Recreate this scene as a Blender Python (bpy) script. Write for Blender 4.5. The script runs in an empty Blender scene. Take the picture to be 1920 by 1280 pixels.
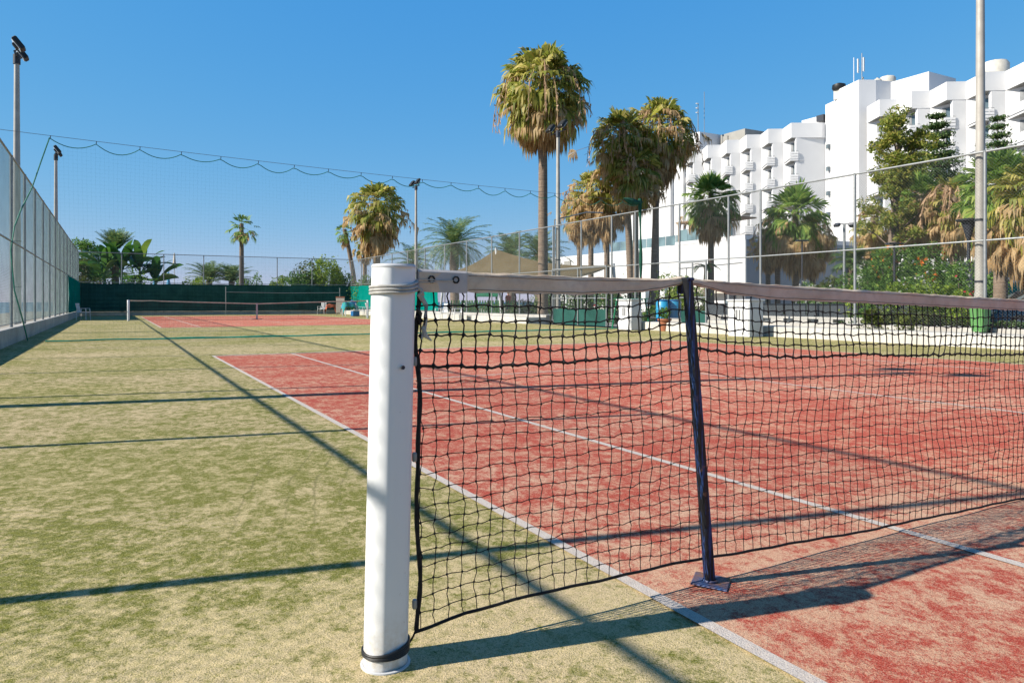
import bpy, math, random
import numpy as np
from mathutils import Vector, Matrix
R_ = math.radians
PI = math.pi
sc = bpy.context.scene
COL = sc.collection
rng = np.random.default_rng(7)
random.seed(7)

# ------------------------------------------------------------------ survey
FOC, YAW, CX, CY, CH = 1344.8, 0.5071, -7.11, -2.291, 0.998
SN, CS = math.sin(YAW), math.cos(YAW)
def W(u, F):
    """world x,y of a spot F metres in front of the camera under photo column u"""
    r = (u-960)/FOC
    return CX+F*(SN+r*CS), CY+F*(CS-r*SN)
def Z(v, F):
    return CH+(565.87-v)*F/FOC

# ------------------------------------------------------------------ nodes
def nmat(name):
    m = bpy.data.materials.new(name); m.use_nodes = True
    nt = m.node_tree
    for n in list(nt.nodes): nt.nodes.remove(n)
    out = nt.nodes.new('ShaderNodeOutputMaterial')
    return m, nt, out
def node(nt, t, **kw):
    n = nt.nodes.new(t)
    for k, v in kw.items():
        if k.startswith('i_'):
            key = k[2:].replace('_', ' ')
            n.inputs[key].default_value = v
        else: setattr(n, k, v)
    return n
def ramp(nt, fac, stops, interp='LINEAR'):
    n = nt.nodes.new('ShaderNodeValToRGB'); n.color_ramp.interpolation = interp
    e = n.color_ramp.elements
    while len(e) < len(stops): e.new(0.5)
    for i, (p, c) in enumerate(stops):
        e[i].position = p
        e[i].color = (c, c, c, 1) if isinstance(c, (int, float)) else (*c, 1)
    nt.links.new(fac, n.inputs[0]); return n.outputs[0]
def noise(nt, vec, scale, detail=4, rough=.55, dist=0.):
    n = nt.nodes.new('ShaderNodeTexNoise'); n.inputs['Scale'].default_value = scale
    n.inputs['Detail'].default_value = detail; n.inputs['Roughness'].default_value = rough
    n.inputs['Distortion'].default_value = dist
    nt.links.new(vec, n.inputs['Vector']); return n.outputs[0]
def mathn(nt, op, a, b=None, clamp=False):
    n = nt.nodes.new('ShaderNodeMath'); n.operation = op; n.use_clamp = clamp
    for i, x in enumerate((a, b)):
        if x is None: continue
        if isinstance(x, (int, float)): n.inputs[i].default_value = x
        else: nt.links.new(x, n.inputs[i])
    return n.outputs[0]
def mix(nt, fac, a, b, mode='MIX'):
    n = nt.nodes.new('ShaderNodeMix'); n.data_type = 'RGBA'; n.blend_type = mode
    def put(sock, x):
        if isinstance(x, (int, float)): sock.default_value = x
        elif isinstance(x, tuple): sock.default_value = (*x, 1)
        else: nt.links.new(x, sock)
    if isinstance(fac, (int, float)): n.inputs[0].default_value = fac
    else: nt.links.new(fac, n.inputs[0])
    put(n.inputs[6], a); put(n.inputs[7], b)
    return n.outputs[2]
def coords(nt, kind='Object', scale=None):
    t = nt.nodes.new('ShaderNodeTexCoord'); v = t.outputs[kind]
    if scale:
        m = nt.nodes.new('ShaderNodeMapping'); m.inputs['Scale'].default_value = scale
        nt.links.new(v, m.inputs[0]); v = m.outputs[0]
    return v
def bump(nt, h, strength=.3, dist=.01):
    b = nt.nodes.new('ShaderNodeBump'); b.inputs['Strength'].default_value = strength
    b.inputs['Distance'].default_value = dist
    nt.links.new(h, b.inputs['Height']); return b.outputs[0]
def principled(nt, out, col, rough=.6, metal=0., nrm=None, spec=None):
    p = nt.nodes.new('ShaderNodeBsdfPrincipled')
    if isinstance(col, tuple): p.inputs['Base Color'].default_value = (*col, 1)
    else: nt.links.new(col, p.inputs['Base Color'])
    if isinstance(rough, (int, float)): p.inputs['Roughness'].default_value = rough
    else: nt.links.new(rough, p.inputs['Roughness'])
    p.inputs['Metallic'].default_value = metal
    if spec is not None: p.inputs['Specular IOR Level'].default_value = spec
    if nrm is not None: nt.links.new(nrm, p.inputs['Normal'])
    nt.links.new(p.outputs[0], out.inputs[0]); return p
ALB = .80
def surf(name, col, rough=.6, metal=0., var=.15, scale=6., bmp=.1, col2=None, dirt=0., dist=.004):
    col = tuple(x*ALB for x in col); col2 = tuple(x*ALB for x in col2) if col2 else None
    """mottled surface: base colour, a second tone in noise patches, fine bump"""
    m, nt, out = nmat(name)
    v = coords(nt)
    n1 = noise(nt, v, scale, 5, .6)
    c2 = col2 or tuple(max(0, c*(1-var*2)) for c in col)
    c = mix(nt, ramp(nt, n1, [(.35, 0.), (.68, 1.)]), col, c2)
    if dirt:
        n2 = noise(nt, v, scale*.35, 6, .65)
        c = mix(nt, mathn(nt, 'MULTIPLY', ramp(nt, n2, [(.48, 0.), (.7, 1.)]), dirt), c, (.16, .13, .10))
    n3 = noise(nt, v, scale*12, 3, .6)
    r = ramp(nt, n1, [(.3, max(0, rough-.12)), (.7, min(1, rough+.12))])
    principled(nt, out, c, r, metal, bump(nt, n3, bmp, dist))
    return m
def leafmat(name, stops, trans=.35, rough=.55):
    stops = [(p, tuple(x*.88 for x in c)) for p, c in stops]
    m, nt, out = nmat(name)
    g = nt.nodes.new('ShaderNodeNewGeometry')
    c = ramp(nt, g.outputs['Random Per Island'], stops)
    v = coords(nt)
    n = noise(nt, v, 1.3, 3)
    c = mix(nt, ramp(nt, n, [(.35, 0.), (.65, .35)]), c, tuple(x*.55 for x in stops[0][1]))
    p = nt.nodes.new('ShaderNodeBsdfPrincipled'); nt.links.new(c, p.inputs['Base Color'])
    p.inputs['Roughness'].default_value = rough; p.inputs['Specular IOR Level'].default_value = .35
    t = nt.nodes.new('ShaderNodeBsdfTranslucent'); nt.links.new(c, t.inputs[0])
    mx = nt.nodes.new('ShaderNodeMixShader'); mx.inputs[0].default_value = trans
    nt.links.new(p.outputs[0], mx.inputs[1]); nt.links.new(t.outputs[0], mx.inputs[2])
    nt.links.new(mx.outputs[0], out.inputs[0]); return m

# ---- turf : dyed fibre with drifts of sand brushed over it
def turf_mat(name, kind):
    m, nt, out = nmat(name)
    v = coords(nt)
    def tilt(rx, ry, rz, sx=1., sy=1.):
        m1 = nt.nodes.new('ShaderNodeMapping'); m1.inputs['Scale'].default_value = (sx, sy, 1); nt.links.new(v, m1.inputs[0])
        m2 = nt.nodes.new('ShaderNodeMapping'); m2.inputs['Rotation'].default_value = (rx, ry, rz); nt.links.new(m1.outputs[0], m2.inputs[0])
        return m2.outputs[0]
    big = noise(nt, tilt(.5, .3, .2), .55, 3, .5)
    mid0 = noise(nt, tilt(.7, .4, .9), 2.2, 4, .6, .2)
    mid = noise(nt, tilt(.6, .8, .45, 1., .8), 11, 7, .66, .25)
    mid2 = noise(nt, tilt(.9, .5, 1.3), 27, 5, .7, .3)
    mott = noise(nt, tilt(.4, .9, 2.1), 47, 5, .8, .4)
    fin = noise(nt, tilt(.8, .6, .3), 120, 3, .8)
    gr = noise(nt, tilt(1.1, .5, .7), 240, 2, .7)
    s = mathn(nt, 'ADD', mathn(nt, 'MULTIPLY', mathn(nt, 'ADD', big, mid0), .10), mathn(nt, 'MULTIPLY', mid, .40))
    s = mathn(nt, 'ADD', s, mathn(nt, 'MULTIPLY', mid2, .23))
    s = mathn(nt, 'ADD', s, mathn(nt, 'MULTIPLY', fin, .13))
    s = mathn(nt, 'ADD', s, mathn(nt, 'MULTIPLY', mathn(nt, 'SUBTRACT', mott, .5), .22))
    sep = nt.nodes.new('ShaderNodeSeparateXYZ'); nt.links.new(v, sep.inputs[0])
    # sand collects under the near net
    d = mathn(nt, 'ABSOLUTE', mathn(nt, 'ADD', sep.outputs[1], .45))
    near = mathn(nt, 'MULTIPLY', mathn(nt, 'SUBTRACT', 1., mathn(nt, 'MULTIPLY', d, .95), True), .055 if kind == 'red' else .065)
    if kind != 'line':
        s = mathn(nt, 'ADD', s, near)
        # worn track along the middle of each service box / behind the baseline
        d2 = mathn(nt, 'ABSOLUTE', mathn(nt, 'SUBTRACT', sep.outputs[1], 13.2))
        s = mathn(nt, 'ADD', s, mathn(nt, 'MULTIPLY', mathn(nt, 'SUBTRACT', 1., mathn(nt, 'MULTIPLY', d2, .7), True), .02))
    if kind == 'green':
        a, a2, sand, sand2 = (.115, .13, .018), (.235, .225, .042), (.57, .46, .245), (.59, .455, .28)
        lo, hi = .436, .54
    elif kind == 'red':
        a, a2, sand, sand2 = (.37, .050, .032), (.46, .090, .056), (.58, .35, .225), (.62, .41, .28)
        lo, hi = .455, .552
    else:
        a, a2, sand, sand2 = (.55, .50, .46), (.60, .54, .50), (.54, .40, .30), (.48, .35, .25)
        lo, hi = .50, .62
    fac = ramp(nt, s, [(lo, 0.), (hi, 1.)])
    if kind == 'line':
        fac = mathn(nt, 'MULTIPLY', fac, .55)
    base = mix(nt, ramp(nt, mathn(nt, 'ADD', mathn(nt, 'MULTIPLY', fin, .5), mathn(nt, 'MULTIPLY', mott, .5)), [(.38, 0.), (.62, 1.)]), a, a2)
    sd = mix(nt, ramp(nt, big, [(.4, 0.), (.62, 1.)]), sand, sand2)
    sd = mix(nt, ramp(nt, mott, [(.36, .75), (.52, 0.)]), sd, tuple(.55*x+.45*y for x, y in zip(sand, a2)))
    c = mix(nt, fac, base, sd)
    # grains: dark fibre gaps and bright sand specks
    c = mix(nt, ramp(nt, gr, [(.32, .8), (.50, 0.)]), c, tuple(x*.45 for x in a))
    c = mix(nt, ramp(nt, gr, [(.55, 0.), (.70, .65)]), c, (.60, .50, .34) if kind != 'red' else (.62, .44, .34))
    if kind == 'line':
        edge = ramp(nt, mathn(nt, 'ADD', mathn(nt, 'MULTIPLY', mid2, .5), mathn(nt, 'MULTIPLY', fin, .5)), [(.35, .4), (.5, 0.)])
        c = mix(nt, edge, c, (.40, .27, .2))
    if kind == 'green':
        # tyre scuffs curving over the turf left of the post
        dx_ = mathn(nt, 'SUBTRACT', sep.outputs[0], 1.46); dy_ = mathn(nt, 'ADD', sep.outputs[1], .78)
        dd = mathn(nt, 'SUBTRACT', mathn(nt, 'SQRT', mathn(nt, 'ADD', mathn(nt, 'MULTIPLY', dx_, dx_), mathn(nt, 'MULTIPLY', dy_, dy_))), 8.)
        dd = mathn(nt, 'ADD', dd, mathn(nt, 'MULTIPLY', mathn(nt, 'SUBTRACT', mid0, .5), .12))
        acc = None
        for o_ in (-.34, -.16, -.02, .12, .33):
            l_ = mathn(nt, 'SUBTRACT', 1., mathn(nt, 'MULTIPLY', mathn(nt, 'ABSOLUTE', mathn(nt, 'SUBTRACT', dd, o_)), 95.), True)
            acc = l_ if acc is None else mathn(nt, 'MAXIMUM', acc, l_)
        wy = mathn(nt, 'SUBTRACT', 1., mathn(nt, 'MULTIPLY', mathn(nt, 'ABSOLUTE', mathn(nt, 'SUBTRACT', sep.outputs[1], 1.9)), .5), True)
        acc = mathn(nt, 'MULTIPLY', mathn(nt, 'MULTIPLY', acc, wy), ramp(nt, mid, [(.40, 0.), (.52, 1.)]))
        c = mix(nt, mathn(nt, 'MULTIPLY', acc, .6), c, (.09, .09, .03))
    h = mathn(nt, 'ADD', mathn(nt, 'MULTIPLY', fin, .6), mathn(nt, 'MULTIPLY', gr, .5))
    h = mathn(nt, 'ADD', h, mathn(nt, 'MULTIPLY', mott, .5))
    principled(nt, out, c, .92, 0, bump(nt, h, .55, .012), .15)
    return m

M = {}
M['green'] = turf_mat('green_turf', 'green')
M['red'] = turf_mat('red_turf', 'red')
M['line'] = turf_mat('line_turf', 'line')
M['soil'] = surf('dry_ground', (.34, .30, .24), .95, var=.18, scale=.6, bmp=.4, dist=.03)
M['pave'] = surf('paving', (.42, .40, .38), .9, var=.12, scale=1.4, bmp=.2)
M['asphalt'] = surf('asphalt', (.085, .085, .09), .9, var=.15, scale=2, bmp=.3)
M['concrete'] = surf('concrete', (.52, .50, .46), .9, var=.12, scale=2.2, bmp=.35, dirt=.45)
M['concrete_pale'] = surf('pale_concrete', (.62, .60, .55), .9, var=.08, scale=1.6, bmp=.3, dirt=.25)
M['white_wall'] = surf('white_render', (.76, .76, .765), .85, var=.03, scale=.25, bmp=.08, dirt=.05)
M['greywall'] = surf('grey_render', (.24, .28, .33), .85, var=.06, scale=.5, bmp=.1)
M['offwhite'] = surf('roof_tone', (.66, .60, .50), .85, var=.06, scale=.4, bmp=.08)
M['galv'] = surf('galvanised_steel', (.36, .38, .39), .5, .5, var=.14, scale=9, bmp=.08)
M['wire'] = surf('galvanised_wire', (.34, .37, .37), .5, .55, var=.1, scale=2, bmp=0)
M['wire_teal'] = surf('plastic_coated_wire', (.03, .11, .12), .55, .1, var=.2, scale=2, bmp=0)
M['pole'] = surf('painted_pole', (.47, .45, .41), .55, .1, var=.10, scale=2.5, bmp=.12, dirt=.35)
M['black'] = surf('black_plastic', (.012, .012, .013), .5, 0, var=.2, scale=20, bmp=.1)
M['cord'] = surf('black_net_cord', (.006, .005, .006), .8, 0, var=.3, scale=60, bmp=.3)
M['rope_white'] = surf('white_rope', (.62, .60, .56), .85, 0, var=.15, scale=50, bmp=.5)
M['rope_green'] = surf('green_rope', (.01, .26, .17), .7, 0, var=.2, scale=10, bmp=.3)
M['net_bundle'] = surf('bundled_green_netting', (.004, .12, .07), .9, 0, var=.3, scale=14, bmp=.8, dist=.02)
M['net_green'] = surf('divider_net_twine', (.06, .30, .26), .8, 0, var=.2, scale=3, bmp=0)
M['hem'] = surf('pale_green_hem', (.03, .50, .33), .7, 0, var=.2, scale=6, bmp=.3)
M['seam'] = surf('dirty_thread', (.22, .17, .14), .9, 0, var=.3, scale=80, bmp=.2)
M['cable'] = surf('steel_cable', (.20, .21, .22), .5, .5, var=.1, scale=4, bmp=0)
M['plastic_white'] = surf('white_plastic', (.74, .76, .77), .4, 0, var=.05, scale=5, bmp=.05, dirt=.15)
M['cabinet'] = surf('white_cabinet_paint', (.72, .73, .75), .5, 0, var=.05, scale=2, bmp=.05, dirt=.12)
M['blue'] = surf('blue_plastic', (.01, .17, .45), .4, 0, var=.15, scale=4, bmp=.05)
M['bluelight'] = surf('light_blue_plastic', (.03, .35, .62), .45, 0, var=.12, scale=5, bmp=.05)
M['green_plastic'] = surf('green_bin_plastic', (.11, .30, .09), .45, 0, var=.12, scale=4, bmp=.08)
M['playgreen'] = surf('green_paint', (.01, .22, .10), .5, 0, var=.15, scale=4, bmp=.05)
M['pickets'] = surf('green_picket_paint', (.06, .26, .06), .6, 0, var=.2, scale=5, bmp=.1)
M['terracotta'] = surf('terracotta', (.42, .15, .07), .85, 0, var=.15, scale=6, bmp=.2)
M['timber'] = surf('timber', (.30, .20, .12), .8, 0, var=.2, scale=5, bmp=.3)
M['sail'] = surf('olive_shade_fabric', (.12, .09, .04), .9, 0, var=.08, scale=1.2, bmp=.1)
M['awning'] = surf('canvas', (.70, .62, .52), .9, 0, var=.08, scale=1, bmp=.1)
M['skin'] = surf('skin', (.50, .28, .19), .6, 0, var=.06, scale=8, bmp=.05)
M['redcloth'] = surf('red_cloth', (.55, .06, .04), .85, 0, var=.1, scale=8, bmp=.1)
M['darkcloth'] = surf('dark_cloth', (.05, .06, .09), .85, 0, var=.1, scale=8, bmp=.1)
M['hair'] = surf('dark_hair', (.03, .02, .012), .7, 0, var=.1, scale=30, bmp=.3)
M['screen_lines'] = surf('slate_screen', (.055, .068, .08), .85, 0, var=.12, scale=2, bmp=.15)
M['carpaint'] = surf('blue_car_paint', (.015, .05, .09), .25, .3, var=.03, scale=1, bmp=0)
M['tyre'] = surf('tyre_rubber', (.02, .02, .02), .8, 0, var=.1, scale=20, bmp=.2)
M['dark_pole'] = surf('dark_lamp_paint', (.04, .045, .06), .5, .3, var=.1, scale=6, bmp=.05)
M['orange'] = surf('orange_fabric', (.60, .13, .05), .8, 0, var=.1, scale=6, bmp=.1)
M['toycolour'] = surf('coloured_towel', (.02, .35, .16), .9, 0, var=.1, scale=3, bmp=.2, col2=(.03, .25, .55))
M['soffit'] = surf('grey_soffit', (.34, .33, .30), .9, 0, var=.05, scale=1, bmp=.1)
M['tank'] = surf('fibreglass_tank', (.66, .62, .54), .7, 0, var=.1, scale=2, bmp=.1, dirt=.2)
M['curtain'] = surf('curtain', (.30, .31, .32), .9, 0, var=.15, scale=4, bmp=.1)

def glassmat(name, col, rough=.08):
    m, nt, out = nmat(name); v = coords(nt)
    n = noise(nt, v, .6, 3)
    c = mix(nt, ramp(nt, n, [(.4, 0.), (.6, 1.)]), col, tuple(min(1, x*1.6+.01) for x in col))
    principled(nt, out, c, rough, 0, bump(nt, noise(nt, v, 2.), .02, .01), .8); return m
M['glass'] = glassmat('window_glass', (.06, .085, .10))
M['balglass'] = glassmat('balustrade_glass', (.09, .14, .155), .12)
M['lens'] = glassmat('lamp_glass', (.62, .62, .60), .2)

# post paint: white powder coat, faint scuffs and chips
def post_mat():
    m, nt, out = nmat('white_post_paint'); v = coords(nt); vs = coords(nt, 'Object', (1, 1, .12))
    n1 = noise(nt, vs, 14, 5, .65); n2 = noise(nt, v, 55, 4, .7); n3 = noise(nt, v, 7, 3)
    c = mix(nt, ramp(nt, n1, [(.45, 0.), (.85, .25)]), (.68, .69, .70), (.62, .62, .61))
    c = mix(nt, ramp(nt, n2, [(.66, 0.), (.72, .5)]), c, (.40, .34, .28))
    sep = nt.nodes.new('ShaderNodeSeparateXYZ'); nt.links.new(v, sep.inputs[0])
    low = mathn(nt, 'SUBTRACT', 1., mathn(nt, 'MULTIPLY', sep.outputs[2], 6.), True)
    c = mix(nt, mathn(nt, 'MULTIPLY', low, ramp(nt, n2, [(.35, 0.), (.6, .6)])), c, (.45, .36, .25))
    principled(nt, out, c, .46, 0); return m
M['post'] = post_mat()
# head band: sun bleached canvas gone brown with dust, stitched
def band_mat():
    m, nt, out = nmat('net_headband_canvas'); v = coords(nt)
    n1 = noise(nt, v, 5, 5, .6); n2 = noise(nt, v, 26, 4, .7); n3 = noise(nt, v, 260, 2)
    c = mix(nt, ramp(nt, n1, [(.38, 0.), (.62, 1.)]), (.66, .55, .43), (.56, .44, .32))
    c = mix(nt, ramp(nt, n2, [(.5, 0.), (.75, .4)]), c, (.36, .27, .23))
    principled(nt, out, c, .92, 0, bump(nt, mathn(nt, 'ADD', n3, mathn(nt, 'MULTIPLY', n2, 2.)), .35, .003), .1); return m
M['band'] = band_mat()
M['band_end'] = surf('canvas_end_patch', (.62, .58, .56), .9, 0, var=.1, scale=14, bmp=.3)
# singles stick: navy paint flaking in vertical scratches
def stick_mat():
    m, nt, out = nmat('scratched_navy_paint'); v = coords(nt, 'Object', (1, 1, .06)); w = coords(nt)
    n1 = noise(nt, v, 90, 4, .75); n2 = noise(nt, w, 18, 4, .7)
    c = mix(nt, ramp(nt, n1, [(.51, 0.), (.57, 1.)]), (.005, .006, .010), (.012, .045, .16))
    c = mix(nt, ramp(nt, n1, [(.66, 0.), (.70, .7)]), c, (.30, .34, .40))
    c = mix(nt, ramp(nt, n2, [(.62, 0.), (.70, .7)]), c, (.20, .09, .04))
    principled(nt, out, c, .55, .2, bump(nt, n1, .2, .002)); return m
M['stick'] = stick_mat()
M['plate'] = surf('rusty_blue_plate', (.04, .12, .30), .6, .2, var=.1, scale=18, bmp=.3, col2=(.28, .13, .06))
def screen_mat():
    m, nt, out = nmat('green_windscreen_fabric'); v = coords(nt)
    n1 = noise(nt, v, .8, 4, .6); n2 = noise(nt, v, 60, 2)
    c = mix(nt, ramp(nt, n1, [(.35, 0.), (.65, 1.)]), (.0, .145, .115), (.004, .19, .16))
    d = nt.nodes.new('ShaderNodeBsdfDiffuse'); nt.links.new(c, d.inputs[0])
    nt.links.new(bump(nt, mathn(nt, 'ADD', mathn(nt, 'MULTIPLY', n1, 6.), n2), .5, .03), d.inputs['Normal'])
    t = nt.nodes.new('ShaderNodeBsdfTranslucent'); nt.links.new(c, t.inputs[0])
    mx = nt.nodes.new('ShaderNodeMixShader'); mx.inputs[0].default_value = .10
    nt.links.new(d.outputs[0], mx.inputs[1]); nt.links.new(t.outputs[0], mx.inputs[2])
    nt.links.new(mx.outputs[0], out.inputs[0]); return m
M['screen'] = screen_mat()
M['screen_dark_shade'] = surf('dark_green_painted_shade', (.004, .085, .068), .9, 0, var=.2, scale=1.2, bmp=.2)  # far windscreen's shade put into the fabric colour; also the dark gate panels
def sea_mat():
    m, nt, out = nmat('sea_water'); v = coords(nt, 'Object', (1, .35, 1))
    n = noise(nt, v, .12, 6, .7); n2 = noise(nt, v, .004, 3)
    c = mix(nt, ramp(nt, n2, [(.4, 0.), (.6, 1.)]), (.008, .055, .12), (.012, .08, .16))
    principled(nt, out, c, .35, 0, bump(nt, n, .5, .4), .35); return m
M['sea'] = sea_mat()
def trunk_mat(name, c1, c2, rings=14.):
    m, nt, out = nmat(name); v = coords(nt)
    vs = coords(nt, 'Object', (1.5, 1.5, rings))
    n1 = noise(nt, vs, 1.4, 4, .7); n2 = noise(nt, v, 9, 4, .7)
    c = mix(nt, ramp(nt, n1, [(.35, 0.), (.65, 1.)]), c1, c2)
    c = mix(nt, ramp(nt, n2, [(.45, 0.), (.75, .5)]), c, tuple(x*.4 for x in c1))
    principled(nt, out, c, .95, 0, bump(nt, mathn(nt, 'ADD', n1, n2), .8, .03), .1); return m
M['trunk'] = trunk_mat('palm_bark', (.26, .20, .15), (.15, .11, .085))
M['bark'] = trunk_mat('tree_bark', (.22, .17, .13), (.11, .085, .07), 2.)
M['fan'] = leafmat('fan_leaf', [(0, (.14, .19, .03)), (.35, (.35, .38, .06)), (.7, (.58, .52, .12)), (1, (.80, .66, .28))], .55)
M['fan_fresh'] = leafmat('fresh_fan_leaf', [(0, (.11, .23, .04)), (.6, (.26, .42, .08)), (1, (.52, .60, .15))], .55)
M['dead'] = leafmat('dead_fan_leaf', [(0, (.42, .27, .12)), (.4, (.72, .50, .26)), (.75, (.82, .63, .36)), (1, (.34, .20, .09))], .55, .8)
M['plume'] = leafmat('flower_plume', [(0, (.62, .42, .24)), (.5, (.70, .48, .32)), (1, (.5, .34, .18))], .4, .9)
M['date'] = leafmat('feather_leaf', [(0, (.07, .16, .06)), (.5, (.16, .28, .10)), (.85, (.32, .40, .14)), (1, (.48, .46, .16))], .45, .45)
M['banana'] = leafmat('banana_leaf', [(0, (.03, .11, .02)), (.6, (.07, .20, .035)), (1, (.20, .30, .05))], .4, .4)
M['bush'] = leafmat('bush_leaf', [(0, (.04, .11, .018)), (.5, (.11, .24, .04)), (.9, (.22, .38, .06)), (1, (.36, .48, .12))], .45)
M['hedge_leaf'] = leafmat('dusty_hedge_leaf', [(0, (.04, .07, .015)), (.5, (.11, .14, .025)), (1, (.20, .22, .05))], .35)
M['lime'] = leafmat('lime_leaf', [(0, (.12, .22, .02)), (.5, (.26, .38, .025)), (1, (.42, .50, .06))], .4)
M['conifer'] = leafmat('conifer_needle', [(0, (.035, .085, .025)), (.5, (.08, .15, .04)), (1, (.17, .23, .06))], .3)
M['oakish'] = leafmat('olive_needle', [(0, (.13, .19, .03)), (.5, (.30, .36, .06)), (.85, (.50, .46, .09)), (1, (.62, .48, .15))], .5)
M['fl_white'] = leafmat('white_petal', [(0, (.75, .75, .70)), (1, (.85, .84, .80))], .3)
M['fl_red'] = leafmat('red_petal', [(0, (.65, .04, .05)), (1, (.75, .10, .14))], .3)
M['fl_orange'] = leafmat('orange_petal', [(0, (.70, .16, .02)), (1, (.80, .26, .03))], .3)

# ------------------------------------------------------------------ mesh builder
class MB:
    def __init__(s): s.v = []; s.f = []; s.n = 0
    def add(s, vs, fs):
        b = s.n; s.v.append(np.asarray(vs, float).reshape(-1, 3)); s.n += len(s.v[-1])
        s.f += [tuple(i+b for i in f) for f in fs]; return s
    def box(s, c, d, rz=0., M_=None, bev=0.):
        x, y, z = [k/2 for k in d]
        if bev:
            b = min(bev, x*.9, y*.9, z*.9); vs = []; 
            prof = [(-z, b), (-z+b, 0), (z-b, 0), (z, b)]
            for zz, ins in prof:
                for (sx, sy) in ((-1, -1), (1, -1), (1, 1), (-1, 1)):
                    cx, cy = sx*(x-ins), sy*(y-ins)
                    bb = b*.6
                    pts = [(cx-sx*bb, cy), (cx, cy-sy*bb)]
                    if sx*sy < 0: pts = pts[::-1]
                    if (sx, sy) == (-1, -1): pts = [(cx, cy+bb), (cx+bb, cy)]
                    elif (sx, sy) == (1, -1): pts = [(cx-bb, cy), (cx, cy+bb)]
                    elif (sx, sy) == (1, 1): pts = [(cx, cy-bb), (cx-bb, cy)]
                    else: pts = [(cx+bb, cy), (cx, cy-bb)]
                    vs += [(px, py, zz) for px, py in pts]
            fs = []
            for k in range(3):
                for i in range(8):
                    j = (i+1) % 8; fs.append((k*8+i, k*8+j, (k+1)*8+j, (k+1)*8+i))
            fs.append(tuple(range(7, -1, -1))); fs.append(tuple(24+i for i in range(8)))
        else:
            vs = [(-x, -y, -z), (x, -y, -z), (x, y, -z), (-x, y, -z), (-x, -y, z), (x, -y, z), (x, y, z), (-x, y, z)]
            fs = [(0, 3, 2, 1), (4, 5, 6, 7), (0, 1, 5, 4), (1, 2, 6, 5), (2, 3, 7, 6), (3, 0, 4, 7)]
        vs = np.array(vs, float)
        if M_ is not None: vs = vs @ np.array(M_.to_3x3()).T
        if rz:
            ca, sa = math.cos(rz), math.sin(rz)
            vs = np.stack([vs[:, 0]*ca-vs[:, 1]*sa, vs[:, 0]*sa+vs[:, 1]*ca, vs[:, 2]], 1)
        return s.add(vs+np.array(c), fs)
    def tube(s, pts, r, n=8, cap=True, closed=False):
        P = np.asarray(pts, float); k = len(P)
        rr = np.full(k, r) if np.isscalar(r) else np.asarray(r, float)
        T = np.gradient(P, axis=0) if k > 2 else np.repeat((P[-1]-P[0])[None], k, 0)
        if closed: T = np.roll(P, -1, 0)-np.roll(P, 1, 0)
        T /= np.linalg.norm(T, axis=1)[:, None]+1e-12
        ref = np.array([0, 0, 1.]) if abs(T[0][2]) < .9 else np.array([1., 0, 0])
        A = np.cross(T, ref); A /= np.linalg.norm(A, axis=1)[:, None]+1e-9
        B = np.cross(T, A)
        a = np.linspace(0, 2*PI, n, endpoint=False)
        vs = P[:, None]+rr[:, None, None]*(np.cos(a)[None, :, None]*A[:, None]+np.sin(a)[None, :, None]*B[:, None])
        fs = []
        for i in range(k if closed else k-1):
            ii = (i+1) % k
            for j in range(n):
                jj = (j+1) % n; fs.append((i*n+j, i*n+jj, ii*n+jj, ii*n+j))
        if cap and not closed: fs.append(tuple(range(n-1, -1, -1))); fs.append(tuple((k-1)*n+j for j in range(n)))
        return s.add(vs.reshape(-1, 3), fs)
    def lathe(s, prof, c=(0, 0, 0), n=24, cap=True):
        a = np.linspace(0, 2*PI, n, endpoint=False); vs = []
        for r, z in prof: vs += [(c[0]+r*math.cos(t), c[1]+r*math.sin(t), c[2]+z) for t in a]
        fs = [(i*n+j, i*n+(j+1) % n, (i+1)*n+(j+1) % n, (i+1)*n+j) for i in range(len(prof)-1) for j in range(n)]
        if cap: fs.append(tuple(range(n-1, -1, -1))); fs.append(tuple((len(prof)-1)*n+j for j in range(n)))
        return s.add(vs, fs)
    def prism(s, poly, z0, z1):
        n = len(poly); a = sum(poly[i][0]*poly[(i+1) % n][1]-poly[(i+1) % n][0]*poly[i][1] for i in range(n))
        if a < 0: poly = poly[::-1]
        vs = [(x, y, z0) for x, y in poly]+[(x, y, z1) for x, y in poly]
        fs = [tuple(range(n-1, -1, -1)), tuple(range(n, 2*n))]
        fs += [(i, (i+1) % n, n+(i+1) % n, n+i) for i in range(n)]
        return s.add(vs, fs)
    def quads(s, arr):
        """arr (N,4,3)"""
        arr = np.asarray(arr, float); N = len(arr); b = s.n
        s.v.append(arr.reshape(-1, 3)); s.n += N*4
        s.f += [(b+4*i, b+4*i+1, b+4*i+2, b+4*i+3) for i in range(N)]; return s
    def build(s, name, mat, parent=None, smooth=False, loc=None):
        V = np.concatenate(s.v) if s.v else np.zeros((0, 3))
        if loc is not None: V = V-np.array(loc)
        me = bpy.data.meshes.new(name)
        nf = len(s.f); lt = np.array([len(f) for f in s.f], np.int32)
        li = np.fromiter((i for f in s.f for i in f), np.int32, int(lt.sum()))
        me.vertices.add(len(V)); me.vertices.foreach_set('co', V.astype(np.float32).ravel())
        me.loops.add(len(li)); me.loops.foreach_set('vertex_index', li)
        me.polygons.add(nf); ls = np.zeros(nf, np.int32); ls[1:] = np.cumsum(lt)[:-1]
        me.polygons.foreach_set('loop_start', ls)
        me.polygons.foreach_set('use_smooth', np.full(nf, bool(smooth)))
        me.update(calc_edges=True); me.validate()
        me.materials.append(M[mat] if isinstance(mat, str) else mat)
        o = bpy.data.objects.new(name, me); COL.objects.link(o)
        if parent is not None: o.parent = parent
        if loc is not None: o.location = loc
        if smooth:
            try: me.set_sharp_from_angle(angle=R_(40))
            except Exception: pass
        return o
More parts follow.
